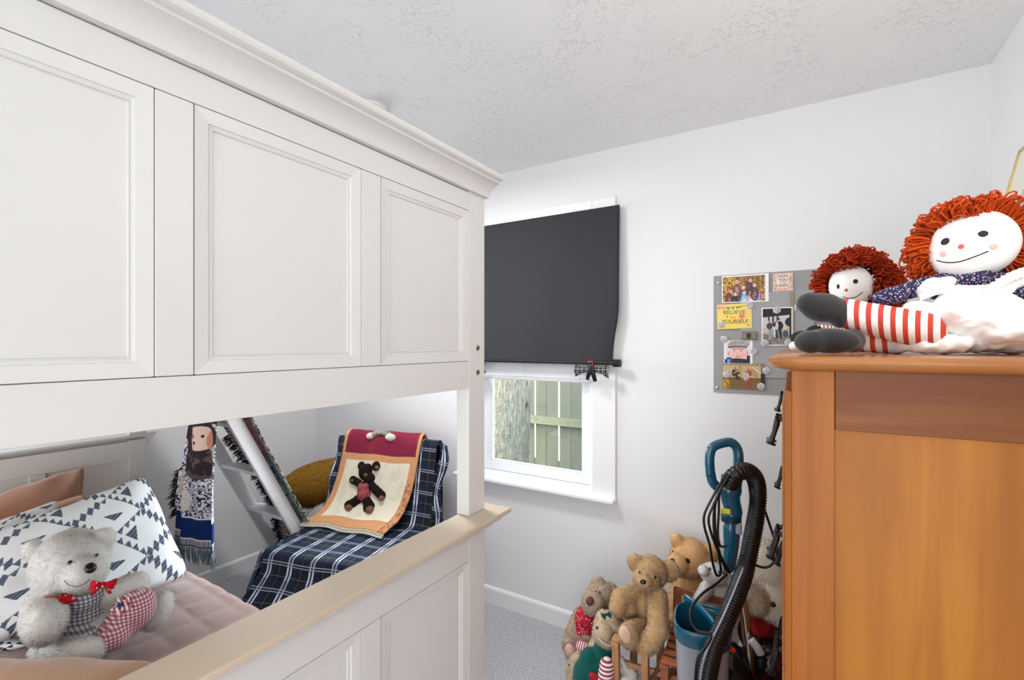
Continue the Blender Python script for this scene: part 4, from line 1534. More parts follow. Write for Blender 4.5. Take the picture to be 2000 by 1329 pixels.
def flat_print(name, x0, x1, z0, z1, y, paint, label, cat, border=0, bcol=(240, 238, 236), nx=110, tilt=0, thick=.0008, parent=None):
    """a flat printed card on the panel: painted picture on a slightly larger paper"""
    th = thing(name, ((x0 + x1) / 2, y, z0), label, cat) if parent is None else parent
    cx, cz = (x0 + x1) / 2, (z0 + z1) / 2
    def rot(x, z, yy):
        a = radians(tilt)
        return (cx + (x - cx) * cos(a) - (z - cz) * sin(a), yy, cz + (x - cx) * sin(a) + (z - cz) * cos(a))
    vs = [rot(x, z, yy) for yy in (y - thick, y) for (x, z) in ((x0, z0), (x1, z0), (x1, z1), (x0, z1))]
    MB().add(vs, [(0, 1, 2, 3), (7, 6, 5, 4), (0, 4, 5, 1), (1, 5, 6, 2), (2, 6, 7, 3), (3, 7, 4, 0)]).build('paper', mat('photo_paper_%d_%d_%d' % bcol, bcol, .35), th)
    bo = border if hasattr(border, '__len__') else (border,) * 4
    nz = int(nx * (z1 - z0) / (x1 - x0))
    def f(u, v): return rot(x0 + bo[0] + u * (x1 - x0 - bo[0] - bo[1]), z0 + bo[2] + v * (z1 - z0 - bo[2] - bo[3]), y - thick - .0003)
    MB().grid(f, nx, nz).build('picture', PAINT, th, paint=paint)
    return th


def family(U, V):
    n = fbm(U * 26, V * 18, 2, 3)
    a = img(U, (150, 106, 70))
    put(a, n > .45, (188, 140, 72)); put(a, n > .56, (214, 178, 86)); put(a, n < .36, (112, 70, 52))
    put(a, (U > .45) & (V > .55) & (n > .5), (176, 140, 92)); put(a, ((U * 15) % 1 < .2) & (U > .5) & (V > .45), (104, 74, 54))
    put(a, (V < .4) & (n < .45), (110, 62, 48))
    P_ = [(.15, .45, (196, 140, 120), (122, 70, 60)), (.34, .70, (226, 178, 166), (112, 78, 98)), (.35, .80, (214, 176, 160), (130, 86, 80)), (.50, .55, (230, 206, 200), (82, 84, 110)),
          (.66, .82, (228, 170, 152), (92, 70, 66)), (.30, .30, (222, 188, 180), (60, 62, 84)), (.52, .34, (222, 200, 196), (150, 186, 214)), (.68, .32, (230, 208, 212), (206, 170, 192)), (.84, .48, (150, 96, 84), (148, 118, 158)), (.76, .62, (226, 190, 180), (92, 64, 62))]
    for (x, y, sk, cl) in P_:
        put(a, disc(U, V, x, y - .34, .10, .26), cl); put(a, disc(U, V, x, y - .36, .05, .2) & (n > .5), tuple(min(255, c + 60) for c in cl))
        put(a, disc(U, V, x, y + .03, .05, .085), (110, 78, 60)); put(a, disc(U, V, x, y, .042, .075), sk)
    put(a, (V < .2) & (U > .2) & (U < .45) & ((U * 60) % 1 < .4), (40, 40, 56))
    return a


def couple(U, V):
    n = fbm(U * 14, V * 18, 5, 3)
    a = img(U, (206, 200, 202))
    put(a, V < .46, (188, 160, 138)); put(a, (V < .46) & (V > .30) & (n > .5), (210, 196, 180)); put(a, V < .28, (128, 116, 110)); put(a, (V < .28) & (n > .55), (150, 140, 132))
    put(a, V > .76 + .06 * U, (34, 30, 34))
    for x0, s in ((.20, .16), (.36, .03), (.52, -.10)):
        put(a, (abs(U - x0 - (.78 - V) * s * 1.4) < .03) & (V > .52), (48, 42, 44))
    put(a, disc(U, V, .93, .62, .15, .12) | ((U > .93) & (V > .2)), (46, 40, 44))
    put(a, (U > .20) & (U < .32) & (V > .14) & (V < .44), (150, 150, 154)); put(a, disc(U, V, .24, .52, .11, .09), (62, 70, 88)); put(a, disc(U, V, .24, .635, .045, .035), (190, 150, 130))
    put(a, disc(U, V, .55, .52, .17, .14), (34, 34, 42)); put(a, disc(U, V, .50, .52, .05, .12), (206, 204, 208)); put(a, disc(U, V, .55, .68, .055, .045), (206, 170, 150)); put(a, disc(U, V, .55, .71, .06, .03), (72, 54, 48))
    put(a, (U > .40) & (U < .68) & (V > .18) & (V < .40), (44, 56, 76)); put(a, (abs(U - .55 + (V - .3) * .2) < .015) & (V > .14) & (V < .4), (170, 170, 176))
    put(a, disc(U, V, .80, .30, .10, .10), (72, 88, 106)); put(a, (abs(U - .42) < .03) & (V > .2) & (V < .5), (214, 214, 220))
    return a


def capboy(U, V):
    n = fbm(U * 40, V * 30, 5, 3)
    a = img(U, (226, 224, 228))
    put(a, (V > .8) & (U > .2), (206, 180, 166))
    put(a, disc(U, V, .10, .55, .0, .0), (0, 0, 0))
    put(a, disc(U, V, .20, .42, .09, .11), (222, 158, 140)); put(a, disc(U, V, .86, .45, .07, .11), (200, 140, 124))
    put(a, disc(U, V, .54, .42, .35, .36), (240, 200, 188)); put(a, disc(U, V, .40, .34, .12, .09), (246, 188, 176)); put(a, disc(U, V, .72, .34, .11, .09), (240, 180, 166))
    put(a, disc(U, V, .54, .80, .42, .17), (150, 146, 152)); put(a, disc(U, V, .54, .80, .42, .17) & (n > .5), (184, 180, 188))
    put(a, disc(U, V, .50, .70, .40, .055), (78, 70, 74)); put(a, disc(U, V, .52, .66, .36, .05), (206, 160, 140))
    for x in (.38, .66):
        put(a, disc(U, V, x, .535, .055, .026), (250, 246, 246)); put(a, disc(U, V, x, .535, .030, .026), (70, 52, 48)); put(a, (abs(V - .585) < .008) & (abs(U - x) < .07), (150, 106, 90))
    put(a, disc(U, V, .52, .42, .05, .03), (226, 166, 150)); put(a, disc(U, V, .53, .29, .10, .022), (196, 96, 92)); 
    put(a, (V < .22 - .10 * np.abs(U - .5)) | ((V < .34) & (U > .88)) , (46, 46, 52)); put(a, (V < .26) & (U < .28) & (U > .08), (36, 96, 156)); put(a, (V < .16) & (U < .2) & (U > .1), (120, 170, 210))
    put(a, disc(U, V, .52, .10, .26, .06) & (V < .14), (52, 54, 56))
    return a


def porch(U, V):
    n = fbm(U * 24, V * 16, 8, 3)
    a = img(U, (206, 184, 148)); put(a, ((U * 22) % 1 < .25) & (V > .4), (186, 160, 122)); put(a, ((U * 30) % 1 < .4) & (V > .92), (110, 84, 56))
    put(a, (V > .66) & (V < .80) & (U > .64) & (U < .78) & ((U * 45) % 1 < .45), (60, 48, 40))
    put(a, V < .40, (140, 104, 60)); put(a, (V < .40) & ((V * 22) % 1 < .4), (104, 72, 42)); put(a, (V < .44) & (V > .40), (86, 62, 40))
    for (x, y, c) in ((.30, .62, (48, 46, 44)), (.42, .66, (176, 166, 82)), (.62, .58, (168, 66, 44)), (.78, .60, (188, 150, 100)), (.36, .52, (58, 50, 40)), (.56, .50, (196, 180, 168))):
        put(a, disc(U, V, x, y, .08, .17) & (n > .36), c); put(a, disc(U, V, x, y + .19, .028, .06), (184, 128, 98))
    put(a, (U > .58) & (U < .70) & (V < .42) & ((U * 24) % 1 < .45), (150, 66, 40)); put(a, (abs(V - .86 + (U - .72) * 1.3) < .03) & (U > .72) & (U < .92), (226, 214, 196))
    put(a, (U < .16) & (V < .36), (216, 160, 40)); put(a, (U < .16) & (V < .36) & (n > .5), (160, 110, 30)); put(a, (U > .90) & (V < .62) & (V > .2), (44, 44, 36)); put(a, (U > .9) & (V > .62), (140, 120, 100))
    return a


PY = YB - .0125
flat_print('photograph', -.322, -.142, 1.655, 1.772, PY, family, 'family portrait photo in autumn woods, at the panel top left', 'photo', (.004, .014, .004, .006))
flat_print('photograph', -.168, -.056, 1.470, 1.628, PY - .0035, couple, 'photo of two people before a dark shelter, white border, taller than wide', 'photo', .0045)
flat_print('photograph', -.314, -.202, 1.394, 1.494, PY, capboy, 'portrait photo of a toddler in a grey flat cap', 'photo', (.004, .010, .001, .001))
flat_print('photograph', -.318, -.156, 1.286, 1.3935, PY - .0005, porch, 'autumn porch photo at the bottom of the panel', 'photo', .0005, (120, 96, 66))


def believe(U, V):
    a = img(U, (244, 218, 108)); put(a, fbm(U * 5, V * 5, 3, 2) > .62, (248, 206, 120)); put(a, (V > .86) & (U < .3), (240, 196, 150))
    put(a, disc(U, V, .72, .49, .085, .10), (236, 132, 92))
    # bunting
    yb = .93 - .35 * (U - .15) * (1 - U) 
    put(a, (abs(V - (.86 + .12 * np.abs(U - .35) ** 1.2)) < .012) & (U < .85), (150, 120, 90))
    for k, c in enumerate(((232, 150, 110), (206, 170, 96), (90, 140, 84), (96, 150, 96), (80, 130, 90))):
        cx = .06 + k * .135; top = .86 + .12 * abs(cx - .35) ** 1.2
        put(a, (V < top) & (V > top - .11) & (np.abs(U - cx) < .045 * (1 - (top - V) / .11)), c)
    for (x, y, c) in ((.68, .86, (104, 150, 76)), (.30, .50, (110, 156, 76)), (.90, .14, (120, 150, 76))):
        put(a, disc(U, V, x, y, .028, .035), c)
    put(a, (abs(V - .20 - .03 * U) < .008) & (U > .25) & (U < .85), (240, 180, 92))
    return a


def youheart(U, V):
    a = img(U, (244, 228, 214)); n = fbm(U * 22, V * 22, 4, 2)
    e = (np.minimum(U, 1 - U) < .2) | (np.minimum(V, 1 - V) < .18)
    put(a, e & (n > .56), (220, 150, 130)); put(a, e & (n < .36), (150, 140, 130))
    return a


FONT = None
def text(s, x, z, h, y, m, parent, name='lettering', w=None, tilt=0):
    c = bpy.data.curves.new('t', 'FONT')
    c.body = s; c.size = h; c.align_x = 'CENTER'; c.align_y = 'CENTER'; c.extrude = .00015
    o = bpy.data.objects.new('t', c); COL.objects.link(o)
    bpy.context.view_layer.update()
    me = bpy.data.meshes.new_from_object(o.evaluated_get(bpy.context.evaluated_depsgraph_get()))
    bpy.data.objects.remove(o)
    vs = [v.co.x for v in me.vertices]
    sx = (w / (max(vs) - min(vs))) if w else 1
    me.materials.clear()
    me.transform(Matrix.Translation((x, y, z)) @ Matrix.Rotation(radians(tilt), 4, 'Y') @ Matrix.Rotation(pi / 2, 4, 'X') @ Matrix.Diagonal((sx, 1, 1, 1)))
    return link_mesh(name, me, parent, m)


bc = flat_print('motivation_card', -.341, -.205, 1.543, 1.650, PY, believe, 'yellow greeting card reading BELIEVE in YOURSELF', 'card', .0005, (244, 218, 108), tilt=1)
GRN = mat('ink_green', (72, 118, 84), .6); GR2 = mat('ink_dark_green', (46, 72, 62), .6); COR = mat('ink_coral', (232, 112, 66), .6)
ty = PY - .0014
text('BELIEVE', -.273, 1.6135, .023, ty, GRN, bc, w=.086)
text('in', -.278, 1.592, .020, ty, COR, bc, w=.018)
text('YOURSELF', -.270, 1.5735, .023, ty, GR2, bc, w=.102)
yc_ = flat_print('square_magnet', -.126, -.055, 1.695, 1.768, PY + .006, youheart, 'small square floral magnet reading ALWAYS YOU and HEART', 'magnet', .0005, (236, 214, 196), thick=.004)
ty = PY + .001
INK = mat('ink_charcoal', (62, 60, 62), .6)
text('ALWAYS', -.0905, 1.7545, .009, ty, INK, yc_, w=.036)
text('YOU', -.0905, 1.741, .018, ty, INK, yc_, w=.034)
text('IN MY', -.0905, 1.7285, .008, ty, INK, yc_, w=.024)
text('HEART', -.0905, 1.717, .015, ty, INK, yc_, w=.038)


def magp(U, V):
    a = img(U, (240, 236, 238)); n = fbm(U * 9, V * 9, 6, 2)
    m_ = np.sin(n * 60) > .25
    put(a, m_, (92, 70, 84))
    put(a, (np.sin(U * 55 + 3 * np.sin(V * 30)) > .86) & (np.sin(V * 41) > -.1), (70, 58, 66))
    return a


def magnet(x, z, r, y, label, rot=0):
    b = MB()
    def f(u, v):
        a = u * 2 * pi
        rr = r * v * (1 + .0 * cos(8 * a))
        return (x + rr * cos(a + rot), y - .0052 + .0022 * v ** 4, z + rr * sin(a + rot))
    b.grid(f, 40, 14, lambda u, v: (.5 + .5 * v * cos(u * 2 * pi), .5 + .5 * v * sin(u * 2 * pi)))
    b.grid(lambda u, v: (x + r * cos(u * 2 * pi), y - .003 * (1 - v), z + r * sin(u * 2 * pi)), 40, 1, lambda u, v: (.5 + .5 * cos(u * 2 * pi), .5 + .5 * sin(u * 2 * pi)))
    o = b.build('round_magnet', PAINT, smooth=True, autosmooth=40, paint=magp)
    tag(o, label, 'magnet', 'speckled round magnets on the breaker panel')
my = PY - .0012
for x, z, w_, L_ in ((-.214, 1.640, 0, 'speckled round magnet at the upper right corner of the yellow card'),
                    (-.325, 1.562, 0, 'speckled round magnet at the lower left corner of the yellow card'),
                    (-.313, 1.499, 0, 'speckled round magnet at the upper left of the toddler portrait'),
                    (-.198, 1.446, 0, 'speckled round magnet on the right edge of the toddler portrait'),
                    (-.112, 1.617, 0, 'speckled round magnet at the top of the two-person photo'),
                    (-.156, 1.482, 0, 'speckled round magnet at the lower left of the two-person photo'),
                    (-.070, 1.484, 0, 'speckled round magnet at the lower right of the two-person photo'),
                    (-.150, 1.367, 0, 'speckled round magnet at the upper right of the porch photo'),
                    (-.303, 1.344, 0, 'speckled round magnet on the left edge of the porch photo'),
                    (-.170, 1.300, 0, 'speckled round magnet at the lower right of the porch photo')):
    magnet(x, z, .0145, my - (.0036 if 'two-person' in L_ else 0), L_, x * 40)

# ------------------------------------------------------------------ generic yarn-haired rag dolls
SKINW = mat('doll_muslin', (246, 244, 239), .85, spec=.15, sheen=.2, bump=(400, .15, .001))
YARN = mat('orange_yarn', (206, 84, 28), .85, spec=.15, noise=(40, .6, (170, 56, 18)), bump=(900, .5, .001))
YARN2 = mat('rust_yarn', (186, 62, 26), .85, spec=.15, noise=(50, .6, (140, 38, 16)), bump=(900, .5, .001))
BLKC = mat('black_cotton', (62, 60, 60), .8, spec=.25, sheen=.25, noise=(14, .6, (44, 43, 45)))
WCOT = mat('white_cotton', (252, 252, 251), .85, spec=.15, sheen=.2, bump=(18, .25, .008))
THREAD = mat('dark_thread', (44, 40, 40), .8)
PINK = mat('pink_felt', (212, 96, 92), .85)


def floral():
    m = mat('navy_floral', (56, 54, 84), .85, spec=.15)
    nt = m.node_tree; b = nt.nodes['Principled BSDF']
    tc = nt.nodes.new('ShaderNodeTexCoord')
    last = None
    cur = C(50, 50, 80)
    for sc, thr, col in ((210, .30, (206, 196, 214)), (150, .24, (206, 120, 130)), (260, .22, (110, 120, 160))):
        vo = nt.nodes.new('ShaderNodeTexVoronoi'); vo.inputs['Scale'].default_value = sc
        nt.links.new(tc.outputs['Object'], vo.inputs[0])
        lt_ = nt.nodes.new('ShaderNodeMath'); lt_.operation = 'LESS_THAN'; lt_.inputs[1].default_value = thr
        nt.links.new(vo.outputs['Distance'], lt_.inputs[0])
        mx = nt.nodes.new('ShaderNodeMix'); mx.data_type = 'RGBA'
        nt.links.new(lt_.outputs[0], mx.inputs[0])
        if last is None: mx.inputs[6].default_value = cur
        else: nt.links.new(last, mx.inputs[6])
        mx.inputs[7].default_value = C(col)
        last = mx.outputs[2]
    nt.links.new(last, b.inputs['Base Color'])
    return m
FLO = floral()


def yarn_hair(name, cu, cv, D, ru, rv, rd, roots, m, parent, n, ln, r, seed, droop=.35, roll=0):
    """loops of yarn rooted on an ellipsoid; roots: function(theta, phi)->bool in head space (right, toward viewer, up)"""
    rr = random.Random(seed)
    R, F, cp = ray_axes(cu)
    k = D / FPX
    c = at(cu, cv, D=D)
    a = radians(roll)
    x = R * cos(a) + Vector((0, 0, 1)) * sin(a)
    z = -R * sin(a) + Vector((0, 0, 1)) * cos(a)
    b = MB()
    made = 0
    while made < n:
        v = Vector((rr.gauss(0, 1), rr.gauss(0, 1), rr.gauss(0, 1))).normalized()
        if not roots(v.x, v.y, v.z): continue
        made += 1
        p = c + x * v.x * ru * k * cp + F * v.y * rd * k - (-z) * v.z * rv * k
        nn = (x * v.x + F * v.y + z * v.z).normalized()
        tang = nn.cross(Vector((rr.gauss(0, 1), rr.gauss(0, 1), rr.gauss(0, 1)))).normalized()
        l = ln * rr.uniform(.7, 1.2)
        fwd = (nn + tang * rr.uniform(-.6, .6) + Vector((0, 0, -droop)) * rr.uniform(.3, 1.2)).normalized()
        sd = fwd.cross(nn + Vector((.01, .02, .03))).normalized() * l * rr.uniform(.16, .30)
        pts = [p - nn * .004, p + fwd * l * .55 + sd * .8 + nn * l * .1, p + fwd * l * 1.0 + sd * .55 - Vector((0, 0, droop * l * .25)), p + fwd * l * 1.02 - sd * .5 - Vector((0, 0, droop * l * .28)), p + fwd * l * .5 - sd * .8, p - sd * .3 - nn * .004]
        b.tube(cr(pts, 4), r, 6, caps=False)
    return b.build(name, m, parent, smooth=True)


def disc_on(name, tree, u, v, ru, rv, m, parent, roll=0): return stud(name, tree, u, v, ru, rv, m, parent, .25, roll=roll, sink=-.05)


# large doll: sits at the right, legs stretched toward the front of the chest
RS = mat('stocking', (250, 246, 242), .85)
def stockmat(name, c, period=.0158, ax='X', rot=0.0):
    return plaid(name, (250, 246, 242), [(.5, .44, c, 1.0)], [], (period, period), coords='Object', axes=(ax, 'Z'), rough=.85, rot=rot)
STK = stockmat('red_white_stocking', (206, 74, 58), .0165, rot=radians(12))
zt0 = DZ + .0225
dl = thing('rag_doll', (.25, 1.15, zt0), 'large yarn-haired rag doll in navy floral dress and white apron, sitting atop the chest', 'doll')
D1 = .93
_, TH = plush('head', [E(1902, 478, D1, 92, 66, 56, 12), E(1880, 492, D1, 72, 56, 50, 12), E(1930, 474, D1, 62, 58, 50, 12)], SKINW, dl, .0035, 10)
plush('torso', [E(1905, 580, D1 + .01, 84, 56, 46), E(1925, 640, D1 + .0, 100, 52, 60), E(1890, 545, D1, 52, 30, 36), E(1838, 560, D1 + .01, 40, 26, 30, 20), E(1960, 552, D1, 44, 30, 34, -20)], FLO, dl, .004, 6)
plush('sleeve', [L((1815, 556, D1), 18, (1720, 584, D1 + .02), 16), E(1745, 577, D1 + .01, 32, 18, 22, 10)], FLO, dl, .004, 5)
plush('sleeve', [L((1985, 560, .88), 24, (2030, 595, .84), 24)], FLO, dl, .004, 5)
plush('ruffle', [E(1822, 560, D1 - .035, 26, 18, 18, 30), E(1805, 572, D1 - .02, 16, 17, 16, 10), E(1845, 553, D1 - .04, 26, 12, 16, 20), E(1945, 570, D1 - .06, 46, 18, 18, 24), E(1988, 545, D1 - .07, 40, 18, 16, 34)], WCOT, dl, .004, 4)
# apron bib and skirt
def pleat_blob(prims, amp, freq, vox=.004):
    me = blob_mesh(prims, vox, 3)
    me.update()
    nn_ = [v.normal.copy() for v in me.vertices]
    for v, q in zip(me.vertices, nn_):
        w = abs(2 * float(fbm(np.array(v.co.x * 26 + v.co.z * 8), np.array(v.co.z * 40 - v.co.x * 10), 4, 3)) - 1) 
        v.co += q * (w - .25) * amp * 5
    for v in me.vertices:
        v.co.z += amp * sin(v.co.x * freq + v.co.y * freq * .6) ; v.co.y -= amp * .8 * sin(v.co.x * freq * 1.3 + v.co.z * 30)
    return me
me = pleat_blob([E(1912, 600, D1 - .055, 88, 34, 40), E(1860, 590, D1 - .05, 46, 24, 30, 14), E(1900, 630, D1 - .07, 110, 34, 46, -4), E(1860, 612, D1 - .06, 72, 24, 44, -6), E(1960, 640, D1 - .10, 92, 40, 50, -8), E(1945, 662, D1 - .08, 84, 26, 50, -8), E(1800, 604, D1 - .02, 44, 16, 40, -10)], .0022, 130)
link_mesh('apron', me, dl, WCOT)
me = pleat_blob([E(1880, 664, D1 - .05, 86, 24, 44, -8), E(1800, 675, D1 - .05, 30, 18, 30, 10), E(1850, 672, D1 - .06, 60, 20, 36), E(1960, 676, D1 - .04, 90, 16, 50), E(1770, 673, D1 - .02, 44, 16, 36), E(1740, 678, D1 + .0, 34, 11, 26), E(1745, 662, D1 + .02, 34, 16, 26)], .0020, 170)
link_mesh('bloomers', me, dl, WCOT)
# gathered ruffles of the bib
def ruffle(path, wdt, wav, amp, m, parent, name='ruffle'):
    P = cr([at(p[0], p[1], D=p[2]) for p in path], 14)
    b = MB()
    n = len(P) - 1
    def f(u, v):
        i = min(n - 1, int(u * n)); t = u * n - i
        p = P[i].lerp(P[i + 1], t); tg = (P[i + 1] - P[i]).normalized()
        dn = (Vector((0, 0, 1)) - tg * tg.z).normalized()
        return p + dn * wdt * (1 - v) - _FV * amp * (1 - v) * (1 + sin(u * wav)) - _FV * .002
    b.grid(f, 160, 8)
    return b.build(name, m, parent, smooth=True, solid=.0012)
ruffle([(1796, 590, .90), (1815, 580, .885), (1850, 573, .875), (1890, 574, .868), (1930, 572, .86)], .014, 90, .006, WCOT, dl)
ruffle([(1925, 585, .855), (1955, 562, .85), (1990, 545, .845), (2030, 535, .84)], .018, 70, .007, WCOT, dl)
ruffle([(1838, 600, .87), (1880, 590, .862), (1930, 590, .855), (1990, 600, .84)], .012, 110, .005, WCOT, dl)
# legs and shoes
_, TL1 = plush('stocking', [L((1648, 612, .90), 29, (1800, 645, .88), 36), L((1800, 645, .88), 36, (1812, 650, .88), 30)], STK, dl, .0035, 4)
plush('stocking', [L((1672, 664, .925), 24, (1750, 668, .93), 25)], STK, dl, .004, 4)
plush('shoe', [E(1606, 601, .905, 46, 29, 32, -8), E(1580, 593, .91, 26, 22, 22, -18), E(1640, 612, .90, 24, 30, 30, 0)], BLKC, dl, .004, 6)
plush('shoe', [E(1620, 666, .885, 62, 25, 32, -2), E(1583, 668, .885, 34, 23, 26), E(1664, 666, .885, 28, 24, 28)], BLKC, dl, .004, 6)
yarn_hair('hair', 1902, 482, D1 + .008, 93, 58, 58, lambda x, y, z: (y > -.16 or z > .72) and (z > -.62 or abs(x) > .45) and not (y < -.10 and z < .80 and abs(x) < .8), YARN, dl, 720, .040, .00165, 3, .25, 12)
yarn_hair('hair_fringe', 1896, 472, D1 + .004, 92, 54, 54, lambda x, y, z: (z > .70 and y < .2) or (x < -.80 and y < .3), YARN, dl, 180, .034, .00165, 5, .15, 14)
disc_on('eye', TH, 1846, 472, 10, 7.5, THREAD, dl, 20)
disc_on('eye', TH, 1920, 457, 11, 6.5, THREAD, dl, 8)
disc_on('nose', TH, 1877, 482, 6.5, 5, PINK, dl, 0)
disc_on('cheek', TH, 1842, 496, 8, 6, mat('cheek_pink', (236, 184, 172), .9), dl, 0)
disc_on('cheek', TH, 1940, 482, 10, 6, MATS['cheek_pink'], dl, 0)
stitch('mouth', TH, [(1830, 509), (1850, 513), (1875, 511), (1905, 501), (1930, 491)], .0011, THREAD, dl, .0005, 8)

# small doll behind her feet
d2 = thing('rag_doll', (.09, 1.60, zt0), 'small rust-haired rag doll sitting behind the large doll\'s shoes', 'doll')
D2 = 1.31
_, TH2 = plush('head', [E(1662, 560, D2, 45, 42, 36, 10)], SKINW, d2, .003, 8)
plush('torso', [E(1680, 640, D2, 50, 44, 40), E(1672, 600, D2, 30, 18, 24)], FLO, d2, .005, 5)
plush('apron', [E(1665, 662, D2 - .06, 64, 22, 34)], WCOT, d2, .005, 5)
plush('stocking', [L((1602, 645, 1.14), 11, (1660, 655, 1.24), 15)], stockmat('small_stocking', (214, 84, 66), .008), d2, .003, 4)
plush('shoe', [E(1567, 660, 1.10, 25, 14, 18, 4), E(1590, 648, 1.12, 18, 12, 16, 20)], mat('black_cotton_small', (30, 29, 30), .8), d2, .003, 5)
plush('shoe', [E(1556, 676, 1.085, 16, 10, 14)], SKINW, d2, .003, 4)
yarn_hair('hair', 1666, 556, D2 + .012, 60, 50, 48, lambda x, y, z: (y > -.25 or z > .55) and z > -.75, YARN2, d2, 620, .030, .00175, 8, .3, 8)
yarn_hair('hair_fringe', 1672, 545, D2, 54, 44, 42, lambda x, y, z: z > .55 and y < .1, YARN2, d2, 90, .028, .00165, 9, .35, 8)
yarn_hair('hair_side', 1700, 565, D2 + .02, 46, 46, 40, lambda x, y, z: x > .1 and y < .6, YARN2, d2, 260, .028, .0017, 10, .4, 0)
disc_on('eye', TH2, 1637, 560, 3.6, 4.6, THREAD, d2)
disc_on('eye', TH2, 1671, 550, 5.2, 4.6, THREAD, d2)
disc_on('nose', TH2, 1653, 567, 3.6, 3.2, PINK, d2)
stitch('mouth', TH2, [(1646, 580), (1658, 583), (1672, 580), (1685, 571)], .0010, THREAD, d2, .0005, 6)
# ------------------------------------------------------------------ small slatted doll chairs in the corner
PINE = wood('toy_chair_wood', (206, 158, 116), (184, 132, 92), (30, 30, 6), rough=.5, c3=(168, 112, 76))
MAH = wood('toy_chair_red_wood', (166, 96, 62), (142, 78, 48), (30, 30, 6), rough=.4, c3=(120, 62, 42))


def stickchair(name, loc, rz, w, d, hs, hb, m, label, seat_m=None):
    t = thing(name, loc, label, 'toy chair')
    ca, sa = cos(rz), sin(rz)
    def wp(x, y, z): return (loc[0] + x * ca - y * sa, loc[1] + x * sa + y * ca, loc[2] + z)
    ss = .013
    for sx in (-1, 1):
        x = sx * (w / 2 - ss)
        MB().bar(wp(x, -d / 2 + ss, 0), wp(x, -d / 2 + ss, hs), ss * 2, ss * 2, up=(ca, sa, 0)).build('leg', m, t, bevel=.002)
        MB().bar(wp(x, d / 2 - ss, 0), wp(x, d / 2 + .03, hb), ss * 2, ss * 2, up=(ca, sa, 0)).build('leg', m, t, bevel=.002)
        MB().bar(wp(x, -d / 2 + ss, hs * .42), wp(x, d / 2 - ss, hs * .42), ss * 1.2, ss * 1.8, up=(0, 0, 1)).build('side_stretcher', m, t, bevel=.0015)
        MB().bar(wp(x, -d / 2 - .01, hs + .008), wp(x, d / 2, hs + .008), ss * 2.4, .016, up=(0, 0, 1)).build('side_rail', m, t, bevel=.002)
    n = 5
    for k in range(n):
        y = -d / 2 + .014 + k * (d - .028) / (n - 1)
        MB().bar(wp(-w / 2, y, hs + .022), wp(w / 2, y, hs + .022), .026 if k else .036, .009).build('seat_slat', seat_m or m, t, bevel=.002)
    for k in range(3):
        z = hs + (hb - hs) * (.35 + .3 * k)
        y = d / 2 - ss + (.03 + ss) * (z / hb) - .006
        MB().bar(wp(-w / 2 + .01, y, z), wp(w / 2 - .01, y, z), .010, .026).build('back_slat', m, t, bevel=.002)
    MB().bar(wp(-w / 2 + ss, -d / 2 + ss, hs * .5), wp(w / 2 - ss, -d / 2 + ss, hs * .5), ss * 1.2, ss * 1.6).build('front_stretcher', m, t, bevel=.0015)
    return t


stickchair('toy_chair', (-.567, 1.85, 0), radians(2), .135, .25, .345, .43, PINE, 'narrow pale wooden slatted toy chair under the golden bear\'s left foot')
stickchair('toy_chair', (-.345, 1.80, 0), radians(3), .20, .22, .350, .52, MAH, 'reddish wooden slatted toy chair between the golden bear and the cleaner tank')
# folded wooden frame lying between them
fr = thing('folding_rack', (-.47, 1.80, 0), 'small folded rack of crossed dark wooden slats under the golden bear', 'rack')
DKW = wood('dark_slat_wood', (112, 74, 56), (92, 58, 44), (30, 30, 6), rough=.5)
random.seed(5)
for k in range(5):
    x = -.55 + k * .045
    MB().bar((x - .07, 1.735 + k * .004, .005), (x + .10, 1.775 + k * .004, .325), .016, .014).build('slat', DKW, fr, bevel=.0015)
MB().bar((-.60, 1.76, .27), (-.36, 1.78, .27), .012, .02).build('cross_bar', PINE, fr, bevel=.0015)
MB().bar((-.60, 1.74, .05), (-.36, 1.76, .05), .012, .02).build('cross_bar', PINE, fr, bevel=.0015)

# ------------------------------------------------------------------ bears by the back wall
GOLDF = mat('golden_mohair', (238, 206, 160), .95, spec=.08, sheen=.3, noise=(60, .5, (214, 174, 124)))
TANF = mat('apricot_plush', (248, 208, 152), .95, spec=.08, sheen=.3, noise=(30, .6, (236, 184, 124)))
GREYB = mat('greige_plush', (222, 200, 180), .95, spec=.08, sheen=.25, noise=(60, .6, (190, 162, 138)))
CREAM = mat('cream_plush', (242, 226, 200), .95, spec=.08, sheen=.25, noise=(60, .6, (218, 194, 160)))
WHT = mat('snow_plush', (236, 232, 226), .95, spec=.08, sheen=.25)
PADP = mat('pad_velour', (232, 196, 168), .85)
SHAG = mat('shaggy_greige', (246, 238, 224), .95, spec=.08, noise=(24, .6, (218, 202, 176)))

